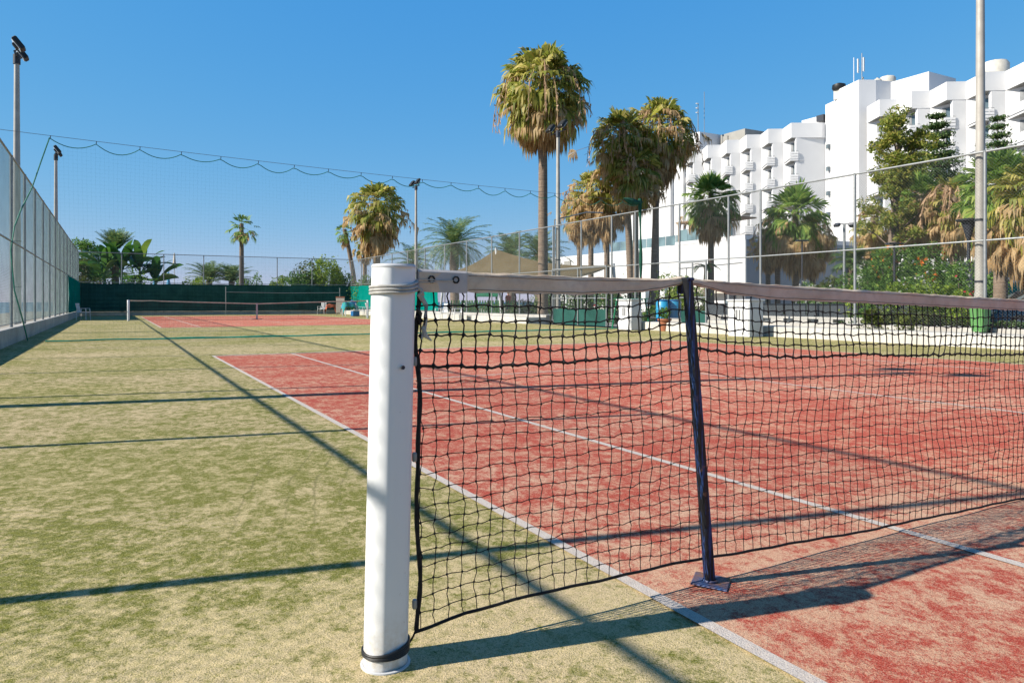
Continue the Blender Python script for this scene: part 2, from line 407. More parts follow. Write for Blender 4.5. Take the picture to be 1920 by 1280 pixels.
def tag(o, label, cat, group=None, kind=None):
    if label: o['label'] = label
    if cat: o['category'] = cat
    if group: o['group'] = group
    if kind: o['kind'] = kind
    return o
def empty(name, loc, label, cat, group=None, rz=0.):
    o = bpy.data.objects.new(name, None); o.empty_display_size = .2; COL.objects.link(o)
    o.location = loc; o.rotation_euler[2] = rz
    return tag(o, label, cat, group)
def struct(o, label):
    o['kind'] = 'structure'; o['label'] = label; return o
def kids(o): return [c for c in bpy.data.objects if c.parent == o]
def copy_tree(o, label=None, loc=None, rz=None, group=None):
    c = o.copy(); COL.objects.link(c)
    if label: c['label'] = label
    if loc is not None: c.location = loc
    if rz is not None: c.rotation_euler[2] = rz
    for k in kids(o):
        d = k.copy(); COL.objects.link(d); d.parent = c
        for g in kids(k):
            e = g.copy(); COL.objects.link(e); e.parent = d
    return c

# ------------------------------------------------------------------ setting
def sheet(name, poly, z, mat, label):
    mb = MB(); mb.add([(x, y, z) for x, y in poly], [tuple(range(len(poly)))])
    return struct(mb.build(name, mat), label)
LFX, RFX, BFY = -9.3, 10.5, 57.5        # fence lines
sheet('ground', [(-16, -45), (260, -45), (260, 150), (70, 118), (-2, 96), (-16, 90)], -.055, 'soil', 'dry ground around the courts')
sheet('pavement', [(RFX+.3, -20), (36, -20), (36, 72), (RFX+.3, 72)], -.03, 'pave', 'grey paving beyond the right hand fence')
sheet('road', [(20.2, -20), (27.5, -20), (27.5, 40), (20.2, 40)], -.018, 'asphalt', 'asphalt lane behind the planting')
sheet('sea', [(-9000, -3000), (9000, -3000), (9000, 9000), (-9000, 9000)], -4.0, 'sea', 'blue sea to the horizon')
mb = MB()
co = [(-16, -45), (-16, 90), (-2, 96), (70, 118), (260, 150)]
co2 = [(-34, -45), (-32, 100), (-8, 116), (64, 138), (250, 172)]
mb.add([(x, y, -.055) for x, y in co]+[(x, y, -4.3) for x, y in co2], [(i, i+1, i+6, i+5) for i in range(4)])
struct(mb.build('shore', 'soil'), 'rough shore bank falling to the sea')
sheet('turf', [(LFX-.1, -14), (RFX-.9, -14), (RFX-.9, BFY), (LFX-.1, BFY)], 0., 'green', 'sand dusted green artificial turf')
def court(yc, half=11.885, yn=None):
    """red playing area and white lines; yc = the net line"""
    y0, y1 = yc-11.885, yc+11.885
    sheet('court_surface', [(-5.485, y0), (5.485, y0), (5.485, y1), (-5.485, y1)], .004, 'red', 'sand streaked red playing surface')
    mb = MB()
    def ln(x0, x1, ya, yb): mb.add([(x0, ya, .008), (x1, ya, .008), (x1, yb, .008), (x0, yb, .008)], [(0, 1, 2, 3)])
    w = .05
    for s in (-1, 1):
        ln(s*5.485-.0 if s > 0 else -5.485-w, s*5.485+w if s > 0 else -5.485, y0-.05, y1+.05)
        a = s*4.115; ln(a-w/2, a+w/2, y0+.05, y1-.05)
        ln(-5.485, 5.485, (y1-.05 if s > 0 else y0-.05), (y1+.05 if s > 0 else y0+.05))
        b = yc+s*6.38
        ln(-4.115+w/2, 4.115-w/2, b-w/2, b+w/2)
        ln(-w/2, w/2, min(yc, b-s*w/2), max(yc, b-s*w/2))
    return struct(mb.build('court_lines', 'line'), 'white court lines')
court(0.0)
court(40.2)

# ------------------------------------------------------------------ near net, post and stick
NY = -.385
def interp(x, pts): return np.interp(x, [p[0] for p in pts], [p[1] for p in pts])
TOPB = [(-6.36, 1.032), (-6.1, 1.026), (-5.8, 1.022), (-5.55, 1.032), (-5.40, 1.056), (-5.36, 1.062), (-5.30, 1.056), (-5.15, 1.028), (-4.9, 1.008), (-4.5, .998), (-3.1, .954), (0, .862), (3.1, .954), (6.36, 1.032)]
TOPT = [(-6.36, 1.090), (-6.1, 1.084), (-5.8, 1.078), (-5.45, 1.078), (-5.37, 1.086), (-5.28, 1.078), (-5.0, 1.066), (-4.6, 1.054), (-3.1, 1.008), (0, .916), (3.1, 1.008), (6.36, 1.090)]
BOT = [(-6.36, .070), (-6.2, .088), (-5.95, .097), (-5.35, .090), (-4.4, .045), (-3.1, .014), (3.1, .014), (6.36, .07)]
def make_net(near=True, y=NY, name='tennis_net', label='', group=None):
    root = empty(name, (0, y, 0), label, 'tennis net', group)
    pitch = .0437 if near else .0874
    nc = int(12.62/pitch); rows = 22 if near else 11
    X = np.linspace(-6.348, 6.348, nc+1); C = len(X)
    tz, bz = interp(X, TOPB), interp(X, BOT)
    j = np.arange(rows+1)/rows
    Zg = tz[:, None]*(1-j)[None]+bz[:, None]*j[None]
    r5 = 5 if near else 2
    k5 = .0437*5/(tz-bz)
    jj = np.where(np.arange(rows+1)[None] <= r5, np.arange(rows+1)[None]/r5*k5[:, None], k5[:, None]+(1-k5[:, None])*(np.arange(rows+1)[None]-r5)/(rows-r5))
    Zg = tz[:, None]*(1-jj)+bz[:, None]*jj
    g = np.random.default_rng(3)
    Xg = np.repeat(X[:, None], rows+1, 1)+g.normal(0, .0019, (C, rows+1))
    Xg += .0032*np.sin(np.arange(rows+1)[None]*.9+X[:, None]*5.1)+.004*np.sin(np.arange(rows+1)[None]*.37+X[:, None]*1.3)
    Zg[:, 1:-1] += g.normal(0, .0022, (C, rows-1))+.0035*np.sin(X[:, None]*9+np.arange(rows-1)[None]*.8)
    Yg = .010*np.sin(X[:, None]*2.2+np.arange(rows+1)[None]*.35)+g.normal(0, .002, (C, rows+1))
    Yg *= np.sin(np.linspace(.25, PI-.1, rows+1))[None]
    P = np.stack([Xg, Yg, Zg], 2)
    hi = X < (-2.6 if near else -99)
    def strand(mb, a, b, r, off, n):
        if n > 3:
            mid1 = a*.66+b*.34+off; mid2 = a*.34+b*.66+off*.35
            mb.tube([a, mid1, mid2, b], r, n, False)
        else: mb.tube([a, b], r, n, False)
    up, lo, kn = MB(), MB(), MB()
    oct_f = [(0, 2, 4), (2, 1, 4), (1, 3, 4), (3, 0, 4), (2, 0, 5), (1, 2, 5), (3, 1, 5), (0, 3, 5)]
    oct_v = np.array([(1, 0, 0), (-1, 0, 0), (0, 1, 0), (0, -1, 0), (0, 0, 1), (0, 0, -1)], float)
    for c in range(C):
        n = (5 if hi[c] else 3)
        for q in range(rows+1):
            top = q < r5; r = (.0024 if top else .0014)*(1 if near else 1.6)
            a = P[c, q]
            if q < rows:
                s = 1 if (c+q) % 2 else -1
                off = np.array([.0036*s+g.normal(0, .0014), .002*s, 0]) if hi[c] else np.zeros(3)
                strand(up if top else lo, a, P[c, q+1], r, off, n)
            if c < C-1 and 0 < q < rows:
                rr = .0042 if q == r5 else (.0024 if q < r5 else .0014)*(1 if near else 1.6)
                s = 1 if (c+q*3) % 2 else -1
                off = np.array([0, .001,   .0026*s-.0014]) if hi[c] else np.zeros(3)
                strand(up if q <= r5 else lo, a, P[c+1, q], rr if near else rr*1.2, off, n)
            if near and 0 < q < rows and X[c] < 0:
                ks = .0100 if q == r5 else (.0082 if q < r5 else .0052)
                (up if q <= r5 else lo).add(a+oct_v*ks*np.array([1, .8, 1.1]), oct_f)
    up.build('upper_netting', 'cord', root, False); lo.build('lower_netting', 'cord', root)
    # bottom cord and side cord
    bc = MB(); xs = np.linspace(-6.366, 6.366, 240)
    bc.tube([(x, .003*math.sin(x*9), float(interp(x, BOT))-.003+.0015*math.sin(x*31)) for x in xs], .0048 if near else .006, 6)
    bc.build('bottom_cord', 'cord', root, True)
    for s in (-1, 1):
        sd = MB(); zz = np.linspace(.07, 1.03, 34)
        px = [(s*(6.362-.010*abs(math.sin(z*7))+.003*math.sin(z*23)), .002*math.sin(z*17), z) for z in zz]
        sd.tube(px, [.0056+.0018*abs(math.sin(z*29)) for z in zz], 6)
        sd.tube([(s*6.36, 0, .075), (s*6.37, 0, .055), (s*6.385, 0, .035)], .003, 5)
        sd.build('side_cord', 'cord', root, True)
        if near and s < 0:
            for z in (.83, .56, .145):
                t = MB(); t.lathe([(.006, -.013), (.0075, -.008), (.0075, .008), (.006, .013)], (s*6.366, 0, z), 10)
                t.build('net_clip', 'galv', root, True)
    # head band: a folded canvas strip, round on top, front and back skirts
    bd = MB(); xs = np.concatenate([np.linspace(-6.355, -2.5, 260), np.linspace(-2.4, 6.355, 70)]) if near else np.linspace(-6.355, 6.355, 60)
    sec = []
    for x in xs:
        t_, b_ = float(interp(x, TOPT)), float(interp(x, TOPB))-.002
        sag = .0016*math.sin(x*37)+.0012*math.sin(x*91+1)
        t_ += sag*.7; b_ += sag
        near_st = math.exp(-((x+5.36)/.16)**2)
        wob = .002*math.sin(x*23)+.003*math.sin(x*7.3)
        wd = .005+.012*near_st
        sec.append([(x, -wd*.7+wob, b_), (x, -wd+wob, (b_*.6+t_*.4)), (x, -wd*.8+wob, t_-.007), (x, -wd*.3, t_-.0015), (x, wd*.3, t_), (x, wd*.9, t_-.006), (x, wd+wob, b_*.5+t_*.5), (x, wd*.8+wob, b_+.002)])
    k = len(sec[0]); vs = [p for q in sec for p in q]
    fs = [(i*k+j_, (i+1)*k+j_, (i+1)*k+j_+1, i*k+j_+1) for i in range(len(sec)-1) for j_ in range(k-1)]
    bd.add(vs, fs); b = bd.build('headband', 'band', root, True)
    if near:
        for fr, nm_ in ((.10, 'hem_seam'), (.80, 'fold_seam')):
            sm = MB(); xs3 = np.linspace(-6.2, -2.4, 300)
            P3 = [(x, -.0062-.009*math.exp(-((x+5.36)/.16)**2)+.002*math.sin(x*23)+.003*math.sin(x*7.3), float(interp(x, TOPB))*(1-fr)+float(interp(x, TOPT))*fr+.0006*math.sin(x*60)) for x in xs3]
            sm.tube(P3, .0009, 4, False); sm.build(nm_, 'seam', root)
        # reinforced end patch with two eyelets and the lacing cord
        ep = MB(); xs2 = np.linspace(-6.358, -6.205, 12); vs = []
        for x in xs2:
            t_, b_ = float(interp(x, TOPT))+.001, float(interp(x, TOPB))-.005
            vs += [(x, -.0065, b_), (x, -.0088, (t_+b_)/2), (x, -.0068, t_-.006), (x, 0, t_+.0006), (x, .0068, t_-.006), (x, .0065, b_)]
        ep.add(vs, [(i*6+j_, (i+1)*6+j_, (i+1)*6+j_+1, i*6+j_+1) for i in range(11) for j_ in range(5)])
        ep.build('end_patch', 'band_end', root, True)
        for x in (-6.318, -6.242):
            e = MB(); a = np.linspace(0, 2*PI, 18, endpoint=False)
            e.tube([(x+.0088*math.cos(t), -.0095, 1.062+.0088*math.sin(t)) for t in a], .0028, 8, False, True)
            e.build('eyelet', 'black', root, True)
        l = MB(); l.tube([(-6.385, -.006, 1.060), (-6.34, -.012, 1.061), (-6.318, -.012, 1.060), (-6.28, -.0115, 1.0585), (-6.242, -.010, 1.060)], .0016, 6)
        l.tube([(-6.385, -.006, 1.052), (-6.33, -.0125, 1.053), (-6.305, -.012, 1.055)], .0016, 6)
        l.build('lacing_cord', 'rope_white', root, True)
    return root
make_net(True, label='black tennis net with dusty headband across the near court')

def net_post(x, y, lean, label, group, detail=True):
    root = empty('net_post', (x, y, 0), label, 'net post', group)
    H, r = 1.099, .0605
    t = MB(); t.lathe([(r, 0), (r, .3), (r, .7), (r, H-.004), (r-.003, H)], (0, 0, 0), 48)
    if detail:
        t = MB(); A = np.linspace(0, 2*PI, 72, endpoint=False)-PI; a0, a1 = R_(-113), R_(-48); am, hw = (a0+a1)/2, (a1-a0)/2
        rad = np.where((A > a0) & (A < a1), r*math.cos(hw)/np.cos(np.clip(A-am, -hw, hw)), r); rad = .75*rad+.25*r
        rad = (np.roll(rad, 1)+rad*2+np.roll(rad, -1))/4
        zz = [0, .2, .5, .8, H-.004]; vs = [(q*math.cos(b), q*math.sin(b), z) for z in zz for q, b in zip(rad, A)]
        t.add(vs, [(i*72+j, i*72+(j+1) % 72, (i+1)*72+(j+1) % 72, (i+1)*72+j) for i in range(4) for j in range(72)]+[tuple(4*72+j for j in range(72))])
    for vv in t.v: vv[:, 0] += vv[:, 2]*lean
    t.build('post_tube', 'post', root, True)
    c = MB(); c.lathe([(r+.0012, H-.0065), (r+.0018, H-.002), (r-.002, H+.003), (.001, H+.005)], (lean*H, 0, 0), 40)
    c.build('top_cap', 'cabinet', root, True)
    if detail:
        bd = MB()
        for k_, (z0, tl) in enumerate([(.036, .001), (.0395, .004), (.043, .006), (.0465, .003), (.050, .007), (.0535, .011)]):
            a = np.linspace(0, 2*PI, 40, endpoint=False)
            bd.tube([(math.cos(q)*(r+.0035)+lean*z0, math.sin(q)*(r+.002), z0+tl*math.cos(q)) for q in a], .0029, 6, False, True)
        bd.build('black_binding', 'black', root, True)
        b = MB(); a0 = R_(-80)
        b.tube([(math.cos(a0)*(r-.001)+lean*.82, math.sin(a0)*(r-.001), .82), (math.cos(a0)*(r+.003)+lean*.82, math.sin(a0)*(r+.003), .82)], .0055, 12)
        b.build('bolt', 'dark_pole', root, True)
        s = MB(); s.lathe([(r+.008, -.004), (r+.008, .0035), (r+.001, .0045)], (0, 0, 0), 40, False)
        s.build('ground_sleeve', 'cabinet', root, True)
    return root
net_post(-6.452, NY, .022, 'white painted net post close to the camera, black cord bound round its foot', 'net posts')
net_post(6.45, NY, -.01, 'white net post on the far right of the near court', 'net posts', False)
# white rope wound round the near post
rp = empty('rope', (-6.428, NY, 1.02), 'white rope wound three times round the near net post', 'rope')
mb = MB(); r = .0645
for k_ in range(3):
    a = np.linspace(0, 2*PI, 60, endpoint=False); z0 = .002+k_*.0088
    mb.tube([(math.cos(q)*r, math.sin(q)*r, z0+(.010+.003*k_)*max(0, math.cos(q))**2-.002*math.sin(q)) for q in a], .0042, 7, False, True)
mb.build('coil', 'rope_white', rp, True)
mb = MB()
kx = .072
mb.tube([(kx-.012, -.012, .022), (kx+.003, -.016, .012), (kx+.010, -.012, -.002), (kx+.004, -.008, -.014), (kx-.004, -.014, -.004), (kx+.006, -.018, .006)], .0055, 7)
mb.tube([(kx+.004, -.012, -.004), (kx+.018, -.016, -.030), (kx+.015, -.018, -.065), (kx+.010, -.016, -.095), (kx+.016, -.018, -.118), (kx+.034, -.018, -.132)], [.006, .0062, .0055, .0062, .007, .002], 7)
mb.tube([(kx+.002, -.010, -.008), (kx+.022, -.010, -.035), (kx+.020, -.012, -.070), (kx+.013, -.012, -.110), (kx+.006, -.012, -.128)], [.005, .0055, .005, .006, .002], 7)
mb.build('loose_tail', 'rope_white', rp, True)
mb = MB(); mb.tube([(kx-.006, -.008, -.04), (kx+.004, -.01, -.055), (kx, -.01, -.085), (kx-.004, -.01, -.06)], .006, 6)
mb.build('dark_tie', 'black', rp, True)

def stick(xb, xt, y, label, group):
    root = empty('singles_stick', (xb, y, 0), label, 'net stick', group)
    s = MB(); H = 1.072; w = .0165; vs = []; n = 9
    for i in range(n):
        z = .006+(H-.006)*i/(n-1); dx = (xt-xb)*i/(n-1); ww = w*(1-.12*i/(n-1))
        for cx_, cy_ in ((-1, -.72), (-.72, -1), (.72, -1), (1, -.72), (1, .72), (.72, 1), (-.72, 1), (-1, .72)): vs.append((dx+cx_*ww, cy_*ww, z))
    fs = [(i*8+j, i*8+(j+1) % 8, (i+1)*8+(j+1) % 8, (i+1)*8+j) for i in range(n-1) for j in range(8)]+[tuple(range(7, -1, -1)), tuple((n-1)*8+j for j in range(8))]
    s.add(vs, fs); s.build('stick_tube', 'stick', root)
    p = MB(); p.box((0.005, 0, .011), (.125, .125, .006), R_(38), Matrix.Rotation(R_(3.5), 3, 'X'), .0028)
    p.build('base_plate', 'plate', root)
    p = MB(); p.tube([(math.cos(q)*.024+.002, math.sin(q)*.024, .017) for q in np.linspace(0, 2*PI, 16, endpoint=False)], .004, 6, False, True)
    p.build('weld_bead', 'plate', root, True)
    f = MB(); f.box((xt-xb, .006, H+.004), (.030, .05, .012), 0, None, .003); f.box((xt-xb, .034, H-.02), (.03, .005, .05)); f.build('net_fork', 'stick', root)
    return root
stick(-5.268, -5.372, NY-.030, 'scratched navy steel stick holding up the near net', 'singles sticks')
stick(5.27, 5.36, NY-.030, 'navy steel stick near the far end of the near net', 'singles sticks')

# far court net
NY2 = 40.2
make_net(False, NY2, label='dark net with pale headband across the far court, seen through the divider')
net_post(-6.43, NY2, 0., 'white net post at the left end of the far net', 'net posts', False)
net_post(6.43, NY2, 0., 'white net post at the right end of the far net', 'net posts', False)
cs = empty('centre_strap', (-.02, NY2-.02, 0), 'pale centre strap holding down the far net', 'net strap')
mb = MB(); mb.box((0, 0, .47), (.09, .012, .92)); mb.build('strap', 'band_end', cs)
mb = MB(); mb.box((0, 0, .02), (.55, .25, .03), 0, None, .01); mb.build('anchor_plate', 'dark_pole', cs)

# ------------------------------------------------------------------ fences
def chainlink(mb, p0, p1, z0, z1, pitch, r, seg=.7):
    """crossed straight wires between two points, clipped to the panel"""
    p0 = np.array(p0, float); p1 = np.array(p1, float); L = np.linalg.norm(p1-p0); d = (p1-p0)/L
    H = z1-z0; tri = np.array([0, 2*PI/3, 4*PI/3]); nv = np.array([-d[1], d[0]])
    VS, FS = [], []; base = 0
    for sgn in (1, -1):
        s0 = np.arange(-H, L, pitch)
        for s in s0:
            a0, a1 = max(0, s), min(L, s+H)
            if a1-a0 < .02: continue
            n = max(1, int((a1-a0)*1.41/seg)); a = np.linspace(a0, a1, n+1)
            h = (a-s) if sgn > 0 else H-(a-s)
            X = p0[0]+d[0]*a; Y = p0[1]+d[1]*a; Zz = z0+h
            # cross-section: triangle in plane spanned by normal and perpendicular
            perp = np.array([-sgn*d[0], -sgn*d[1], 1.])/1.414
            nn = np.array([nv[0], nv[1], 0.])
            C = np.stack([X, Y, Zz], 1)
            ring = r*(np.cos(tri)[:, None]*nn[None]+np.sin(tri)[:, None]*perp[None])
            VS.append((C[:, None]+ring[None]).reshape(-1, 3))
            for i in range(n):
                for j in range(3):
                    k = (j+1) % 3; FS.append((base+i*3+j, base+i*3+k, base+(i+1)*3+k, base+(i+1)*3+j))
            base += (n+1)*3
    mb.add(np.concatenate(VS), FS)
def fence(name, a, b, posts, z0, ztop, zmid, label, wire, matp='galv', pr=.034, pitch=.075, wr=.0017, breaks=()):
    """posts given as distances along a->b"""
    a = np.array(a, float); b = np.array(b, float); L = np.linalg.norm(b-a); d = (b-a)/L
    root = empty(name, (a[0], a[1], 0), label, 'fence', 'tall wire mesh fences round the courts')
    for s in posts:
        p = MB(); q = d*s
        p.tube([(q[0], q[1], z0-.1), (q[0], q[1], ztop)], pr, 10)
        p.lathe([(pr+.004, -.01), (pr+.006, .01), (.004, .035)], (q[0], q[1], ztop), 10)
        p.build('post', matp, root, True)
    for nm, z, rr in (('top_rail', ztop, .026), ('middle_rail', zmid, .021), ('bottom_rail', z0+.06, .008)):
        t = MB(); n = int(L/3)
        off = np.array([-d[1], d[0]])*(pr*.0)
        t.tube([(d[0]*s, d[1]*s, z+.006*math.sin(s*1.7)) for s in np.linspace(0, L, n+1)], rr, 8)
        t.build(nm, matp, root, True)
    m = MB(); chainlink(m, (0, 0), tuple(b-a), z0+.05, ztop, pitch, wr)
    m.build('wire_mesh', wire, root)
    return root
fence('chain_link_fence', (LFX, -14), (LFX, BFY), [s+14 for s in np.arange(-10.97, BFY-1, 3.0)]+[BFY+14-.05], .4, 4.57, 2.48, 'long wire fence on the left side, seaward', 'wire_teal', 'galv', .036, .07, .0018)
BP = [-9.25, -6.59, -3.81, -1.04, 1.6, 4.44, 7.22, 10.4]
fence('chain_link_fence', (LFX, BFY+.02), (RFX, BFY+.02), [x-LFX for x in BP[1:-1]], .3, 4.57, 2.42, 'wire fence across the far end above the shaded green screen', 'wire', 'galv', .035, .12, .0022)
RP = [-10.5, -7.1, -3.8, -.5, 3.6, 6.89, 10.22, 13.47, 14.8, 17.13, 19.6, 21.1, 23.26, 25.53, 28.64, 31.63, 34.73, 37.82, 40.98, 44.1, 47.28, 51.55, 54.6, 57.45]
fence('chain_link_fence', (RFX, -14), (RFX, BFY+.05), [y+14 for y in RP], .35, 4.47, 2.42, 'long wire fence on the right side, in front of the hotel', 'wire', 'galv', .036, .075, .0017)
# footings
w = MB(); w.box((LFX-.02, (BFY-14)/2, .17), (.26, BFY+14, .42), 0, None, .012); w = w.build('concrete_wall', 'concrete')
tag(w, 'low concrete wall under the left fence', 'wall')
w = MB(); w.box(((LFX+RFX)/2, BFY+.12, .1), (RFX-LFX-.4, .22, .38), 0, None, .01); w = w.build('concrete_wall', 'concrete')
tag(w, 'low concrete wall under the far end screen', 'wall')
def ledge(y0, y1, label):
    root = empty('retaining_wall', (9.35, y0, 0), label, 'wall', 'pale retaining walls along the right side')
    m1 = MB(); m1.box((.53, (y1-y0)/2, .09), (1.06, y1-y0, .40), 0, None, .015)
    m1.build('wall_base', 'concrete_pale', root)
    m2 = MB(); m2.box((1.17, (y1-y0)/2, .16), (.22, y1-y0, .46), 0, None, .012)
    m2.build('kerb', 'concrete', root)
ledge(26.0, BFY-.05, 'pale wall beyond the gate opening, white chairs stand before it')
ledge(-14, 18.2, 'long pale wall behind the near court on the right')

# wind screens
def screen_sheet(name, p0, p1, z0, z1, label, amp=.03, mat='screen', face=1, sagtop=.05):
    p0 = np.array(p0, float); p1 = np.array(p1, float); L = np.linalg.norm(p1-p0); d = (p1-p0)/L
    nx, nz = max(6, int(L*3)), 8; nv = np.array([-d[1], d[0]])*face; vs = []
    for t in (0, 1):
        for i in range(nx+1):
            s = L*i/nx
            for k in range(nz+1):
                h = z0+(z1-z0)*k/nz
                if k == nz: h -= sagtop*abs(math.sin(s*PI/3.1))
                o = .05+amp*math.sin(s*2.1+k*.4)*math.sin(k/nz*PI)+amp*.5*math.sin(s*5.3-k)+t*.006
                vs.append((p0[0]+d[0]*s+nv[0]*o, p0[1]+d[1]*s+nv[1]*o, h))
    q = (nx+1)*(nz+1); fs = []
    for i in range(nx):
        for k in range(nz):
            a = i*(nz+1)+k; b = a+nz+1
            fs.append((a, b, b+1, a+1)); fs.append((q+a, q+a+1, q+b+1, q+b))
    for i in range(nx):
        a = i*(nz+1)+nz; fs.append((a, a+nz+1, q+a+nz+1, q+a))
    mb = MB(); mb.add(vs, fs); o = mb.build(name, mat, None, True, loc=(p0[0], p0[1], 0))
    return tag(o, label, 'windscreen', 'green fabric windscreens tied to the fences')
screen_sheet('windscreen', (LFX+.12, BFY-.06), (RFX-.1, BFY-.06), .30, 2.36, 'green fabric screen across the far end, shade painted into its colour', face=-1, mat='screen_dark_shade')
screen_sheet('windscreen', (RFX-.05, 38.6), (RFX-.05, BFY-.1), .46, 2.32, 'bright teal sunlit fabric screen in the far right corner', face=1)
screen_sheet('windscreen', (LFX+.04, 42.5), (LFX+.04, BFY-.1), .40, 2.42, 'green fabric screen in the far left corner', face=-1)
# practice frame in front of the far screen
pf = empty('practice_frame', (1.0, BFY-1.2, 0), 'thin grey frame standing before the dark far screen', 'sports frame')
for x in (-.6, 8.2):
    m = MB(); m.tube([(x, 0, 0), (x, 0, 2.15)], .03, 8); m.build('upright', 'galv', pf, True)
m = MB(); m.tube([(-.6, 0, 1.75), (3.8, 0, 1.70), (8.2, 0, 1.75)], .02, 8); m.build('crossbar', 'galv', pf, True)

# ------------------------------------------------------------------ divider net
DY = 19.1
zc = lambda x: 5.10-.022*(x+8.5)+.0016*(x+8.5)*(x-8)*.5
dn = empty('divider_net', (0, DY, 0), 'green divider net hung in scallops between the two courts', 'sports net')
m = MB(); m.tube([(x, 0, zc(x)+.07) for x in np.linspace(LFX-.4, RFX, 30)], .006, 6); m.build('support_cable', 'cable', dn, True)
anch = [-8.5+k for k in range(20) if -8.5+k < 10.4]+[10.4]
def topz(x):
    for a, b in zip(anch[:-1], anch[1:]):
        if a <= x <= b:
            t = (x-a)/(b-a); sg = .17*(.8+.45*math.sin(a*2.3)**2)*(b-a)**2
            return zc(a)*(1-t)+zc(b)*t-4*sg*t*(1-t)
    return zc(x)
m = MB(); xs = np.linspace(anch[0], anch[-1], 19*10+1)
m.tube([(x, 0, topz(x)) for x in xs], .011, 6); m.build('scalloped_rope', 'rope_green', dn, True)
for a in anch[:-1]:
    m = MB(); m.tube([(a, 0, zc(a)-.01), (a+.005, 0, zc(a)+.075)], .010, 6); m.build('hook', 'dark_pole', dn, True)
m = MB()
lx = lambda z: -8.5-.55*math.sin(min(1, max(0, (5.1-z)/5.1))*PI*.55)*1.1  # left edge drifts to the fence
xs = np.arange(-8.9, 10.35, .10)
for x in xs:
    zt = topz(x) if x >= anch[0] else None
    if zt is None:
        zt = 4.3*(1-(anch[0]-x)/.45)
        if zt < .3: continue
    n = 5; zz = np.linspace(.03, zt, n+1)
    m.tube([(x+.02*math.sin(z*1.3+x), .03*math.sin(z*.9+x*.7), z) for z in zz], .0006, 3, False)
for z in np.arange(.1, 4.9, .10):
    seg = []
    for x in np.arange(-9.0, 10.4, .5):
        t = topz(x) if x >= anch[0] else 4.0
        if z < t-.01: seg.append((x, .03*math.sin(z*.9+x*.7), z+.012*math.sin(x*2+z)))
        else:
            if len(seg) > 1: m.tube(seg, .0006, 3, False)
            seg = []
    if len(seg) > 1: m.tube(seg, .0006, 3, False)
m.build('netting', 'net_green', dn)
m = MB()
m.tube([(x, .05*math.sin(x*.9)+.02*math.sin(x*4), .018+.008*math.sin(x*3.3)) for x in np.linspace(-8.6, 10.2, 120)], .02, 6)
m.tube([(x, -.25+.09*math.sin(x*.7+1), .014) for x in np.linspace(-6.5, 10.2, 120)], .011, 6)
m.build('bottom_hem', 'hem', dn, True)
m = MB(); ed = [(93, 258, 18.), (78, 300, 18.), (60, 352, 18.), (40, 392, 17.6), (27, 425, 17.), (20, 470, 16.8), (27, 545, 16.8), (40, 590, 17), (52, 640, 17.6)]
m.tube([(W(u, F)[0], W(u, F)[1]-DY, max(.05, Z(v, F))) for u, v, F in ed], .016, 6)
m.build('left_edge_rope', 'rope_green', dn, True)
m = MB(); zz = np.linspace(.05, 4.9, 22)
m.tube([(10.36+.06*math.sin(z*.8)-.1*(1-z/5), 0, z) for z in zz], [.05+.02*math.sin(z*3) for z in zz], 7)
m.build('gathered_end', 'net_bundle', dn, True)
m = MB(); m.tube([(x, 0, 4.85-.1*math.sin((x-9.6)*3)) for x in np.linspace(9.55, 10.4, 8)], [.02, .08, .12, .14, .12, .10, .08, .05], 7)
m.build('bundled_fold', 'net_bundle', dn, True)

# ------------------------------------------------------------------ floodlight masts
def mast(x, y, face, label, H=9.0, r0=.125, r1=.075, z0=0., heads=2):
    root = empty('floodlight_mast', (x, y, z0), label, 'floodlight', 'floodlight masts round the courts')
    m = MB(); zz = [0, 1.2, 1.21, 4.5, H-.35]; rr = [r0, r0, r0*.92, r0*.8, r1]
    m.tube([(0, 0, z) for z in zz], rr, 14); m.build('pole', 'pole', root, True)
    for z in (1.45, 2.9):
        m = MB(); m.tube([(0, 0, z), (0, 0, z+.05)], r0*.97, 14); m.build('strap', 'dark_pole', root, True)
    m = MB(); m.tube([(0, -.62, H-.22), (0, .62, H-.22)], .03, 8); m.tube([(0, 0, H-.45), (0, 0, H-.15)], r1+.03, 10); m.build('crossbar', 'dark_pole', root, True)
    for s in ((-1, 1) if heads == 2 else (-1, 0, 1)):
        fx = face; rot = Matrix.Rotation(-fx*R_(-52), 4, 'Y')
        h = MB(); h.box((0, 0, 0), (.42, .40, .16), 0, rot, .03); h.box((-fx*.05, 0, -.04), (.18, .22, .2), 0, rot, .02)
        for vv in h.v: vv += np.array([fx*.10, s*.5, H+.05])
        ho = h.build('lamp_head', 'black', root)
        g = MB(); nrm = rot.to_3x3() @ Vector((0, 0, 1))
        sgn = -1 if nrm.z > 0 else 1
        c = nrm*sgn*.084
        g.box((c.x+fx*.10, s*.5+c.y, H+.05+c.z), (.36, .34, .012), 0, rot)
        g.build('lens', 'lens', ho)
        b = MB(); b.tube([(0, s*.5, H-.22), (fx*.06, s*.5, H-.04)], .025, 6); b.build('bracket', 'dark_pole', root, True)
    return root
mast(-9.72, 6.42, 1, 'floodlight mast left of the near court, out of the picture')
mast(-9.8, 25.3, 1, 'tall floodlight mast behind the left fence, nearest one in the picture')
mast(-9.8, 43.0, 1, 'smaller looking floodlight mast farther along the left fence')
mast(10.72, 7.11, -1, 'thick pale mast rising out of the top of the picture on the right', r0=.125, r1=.085, H=9.3)
mast(10.75, 25.5, -1, 'floodlight mast in front of the tallest palm')
mast(10.75, 43.2, -1, 'floodlight mast between the brown palm and the date palm')
x, y = W(1233, 46); mast(x, y, -1, 'twin pole mast beside the green net bundle, dark lamp on top', heads=3)
x, y = W(1227, 46)
lm = empty('ladder', (x, y, 0), 'slim grey ladder beside the twin pole mast', 'ladder')
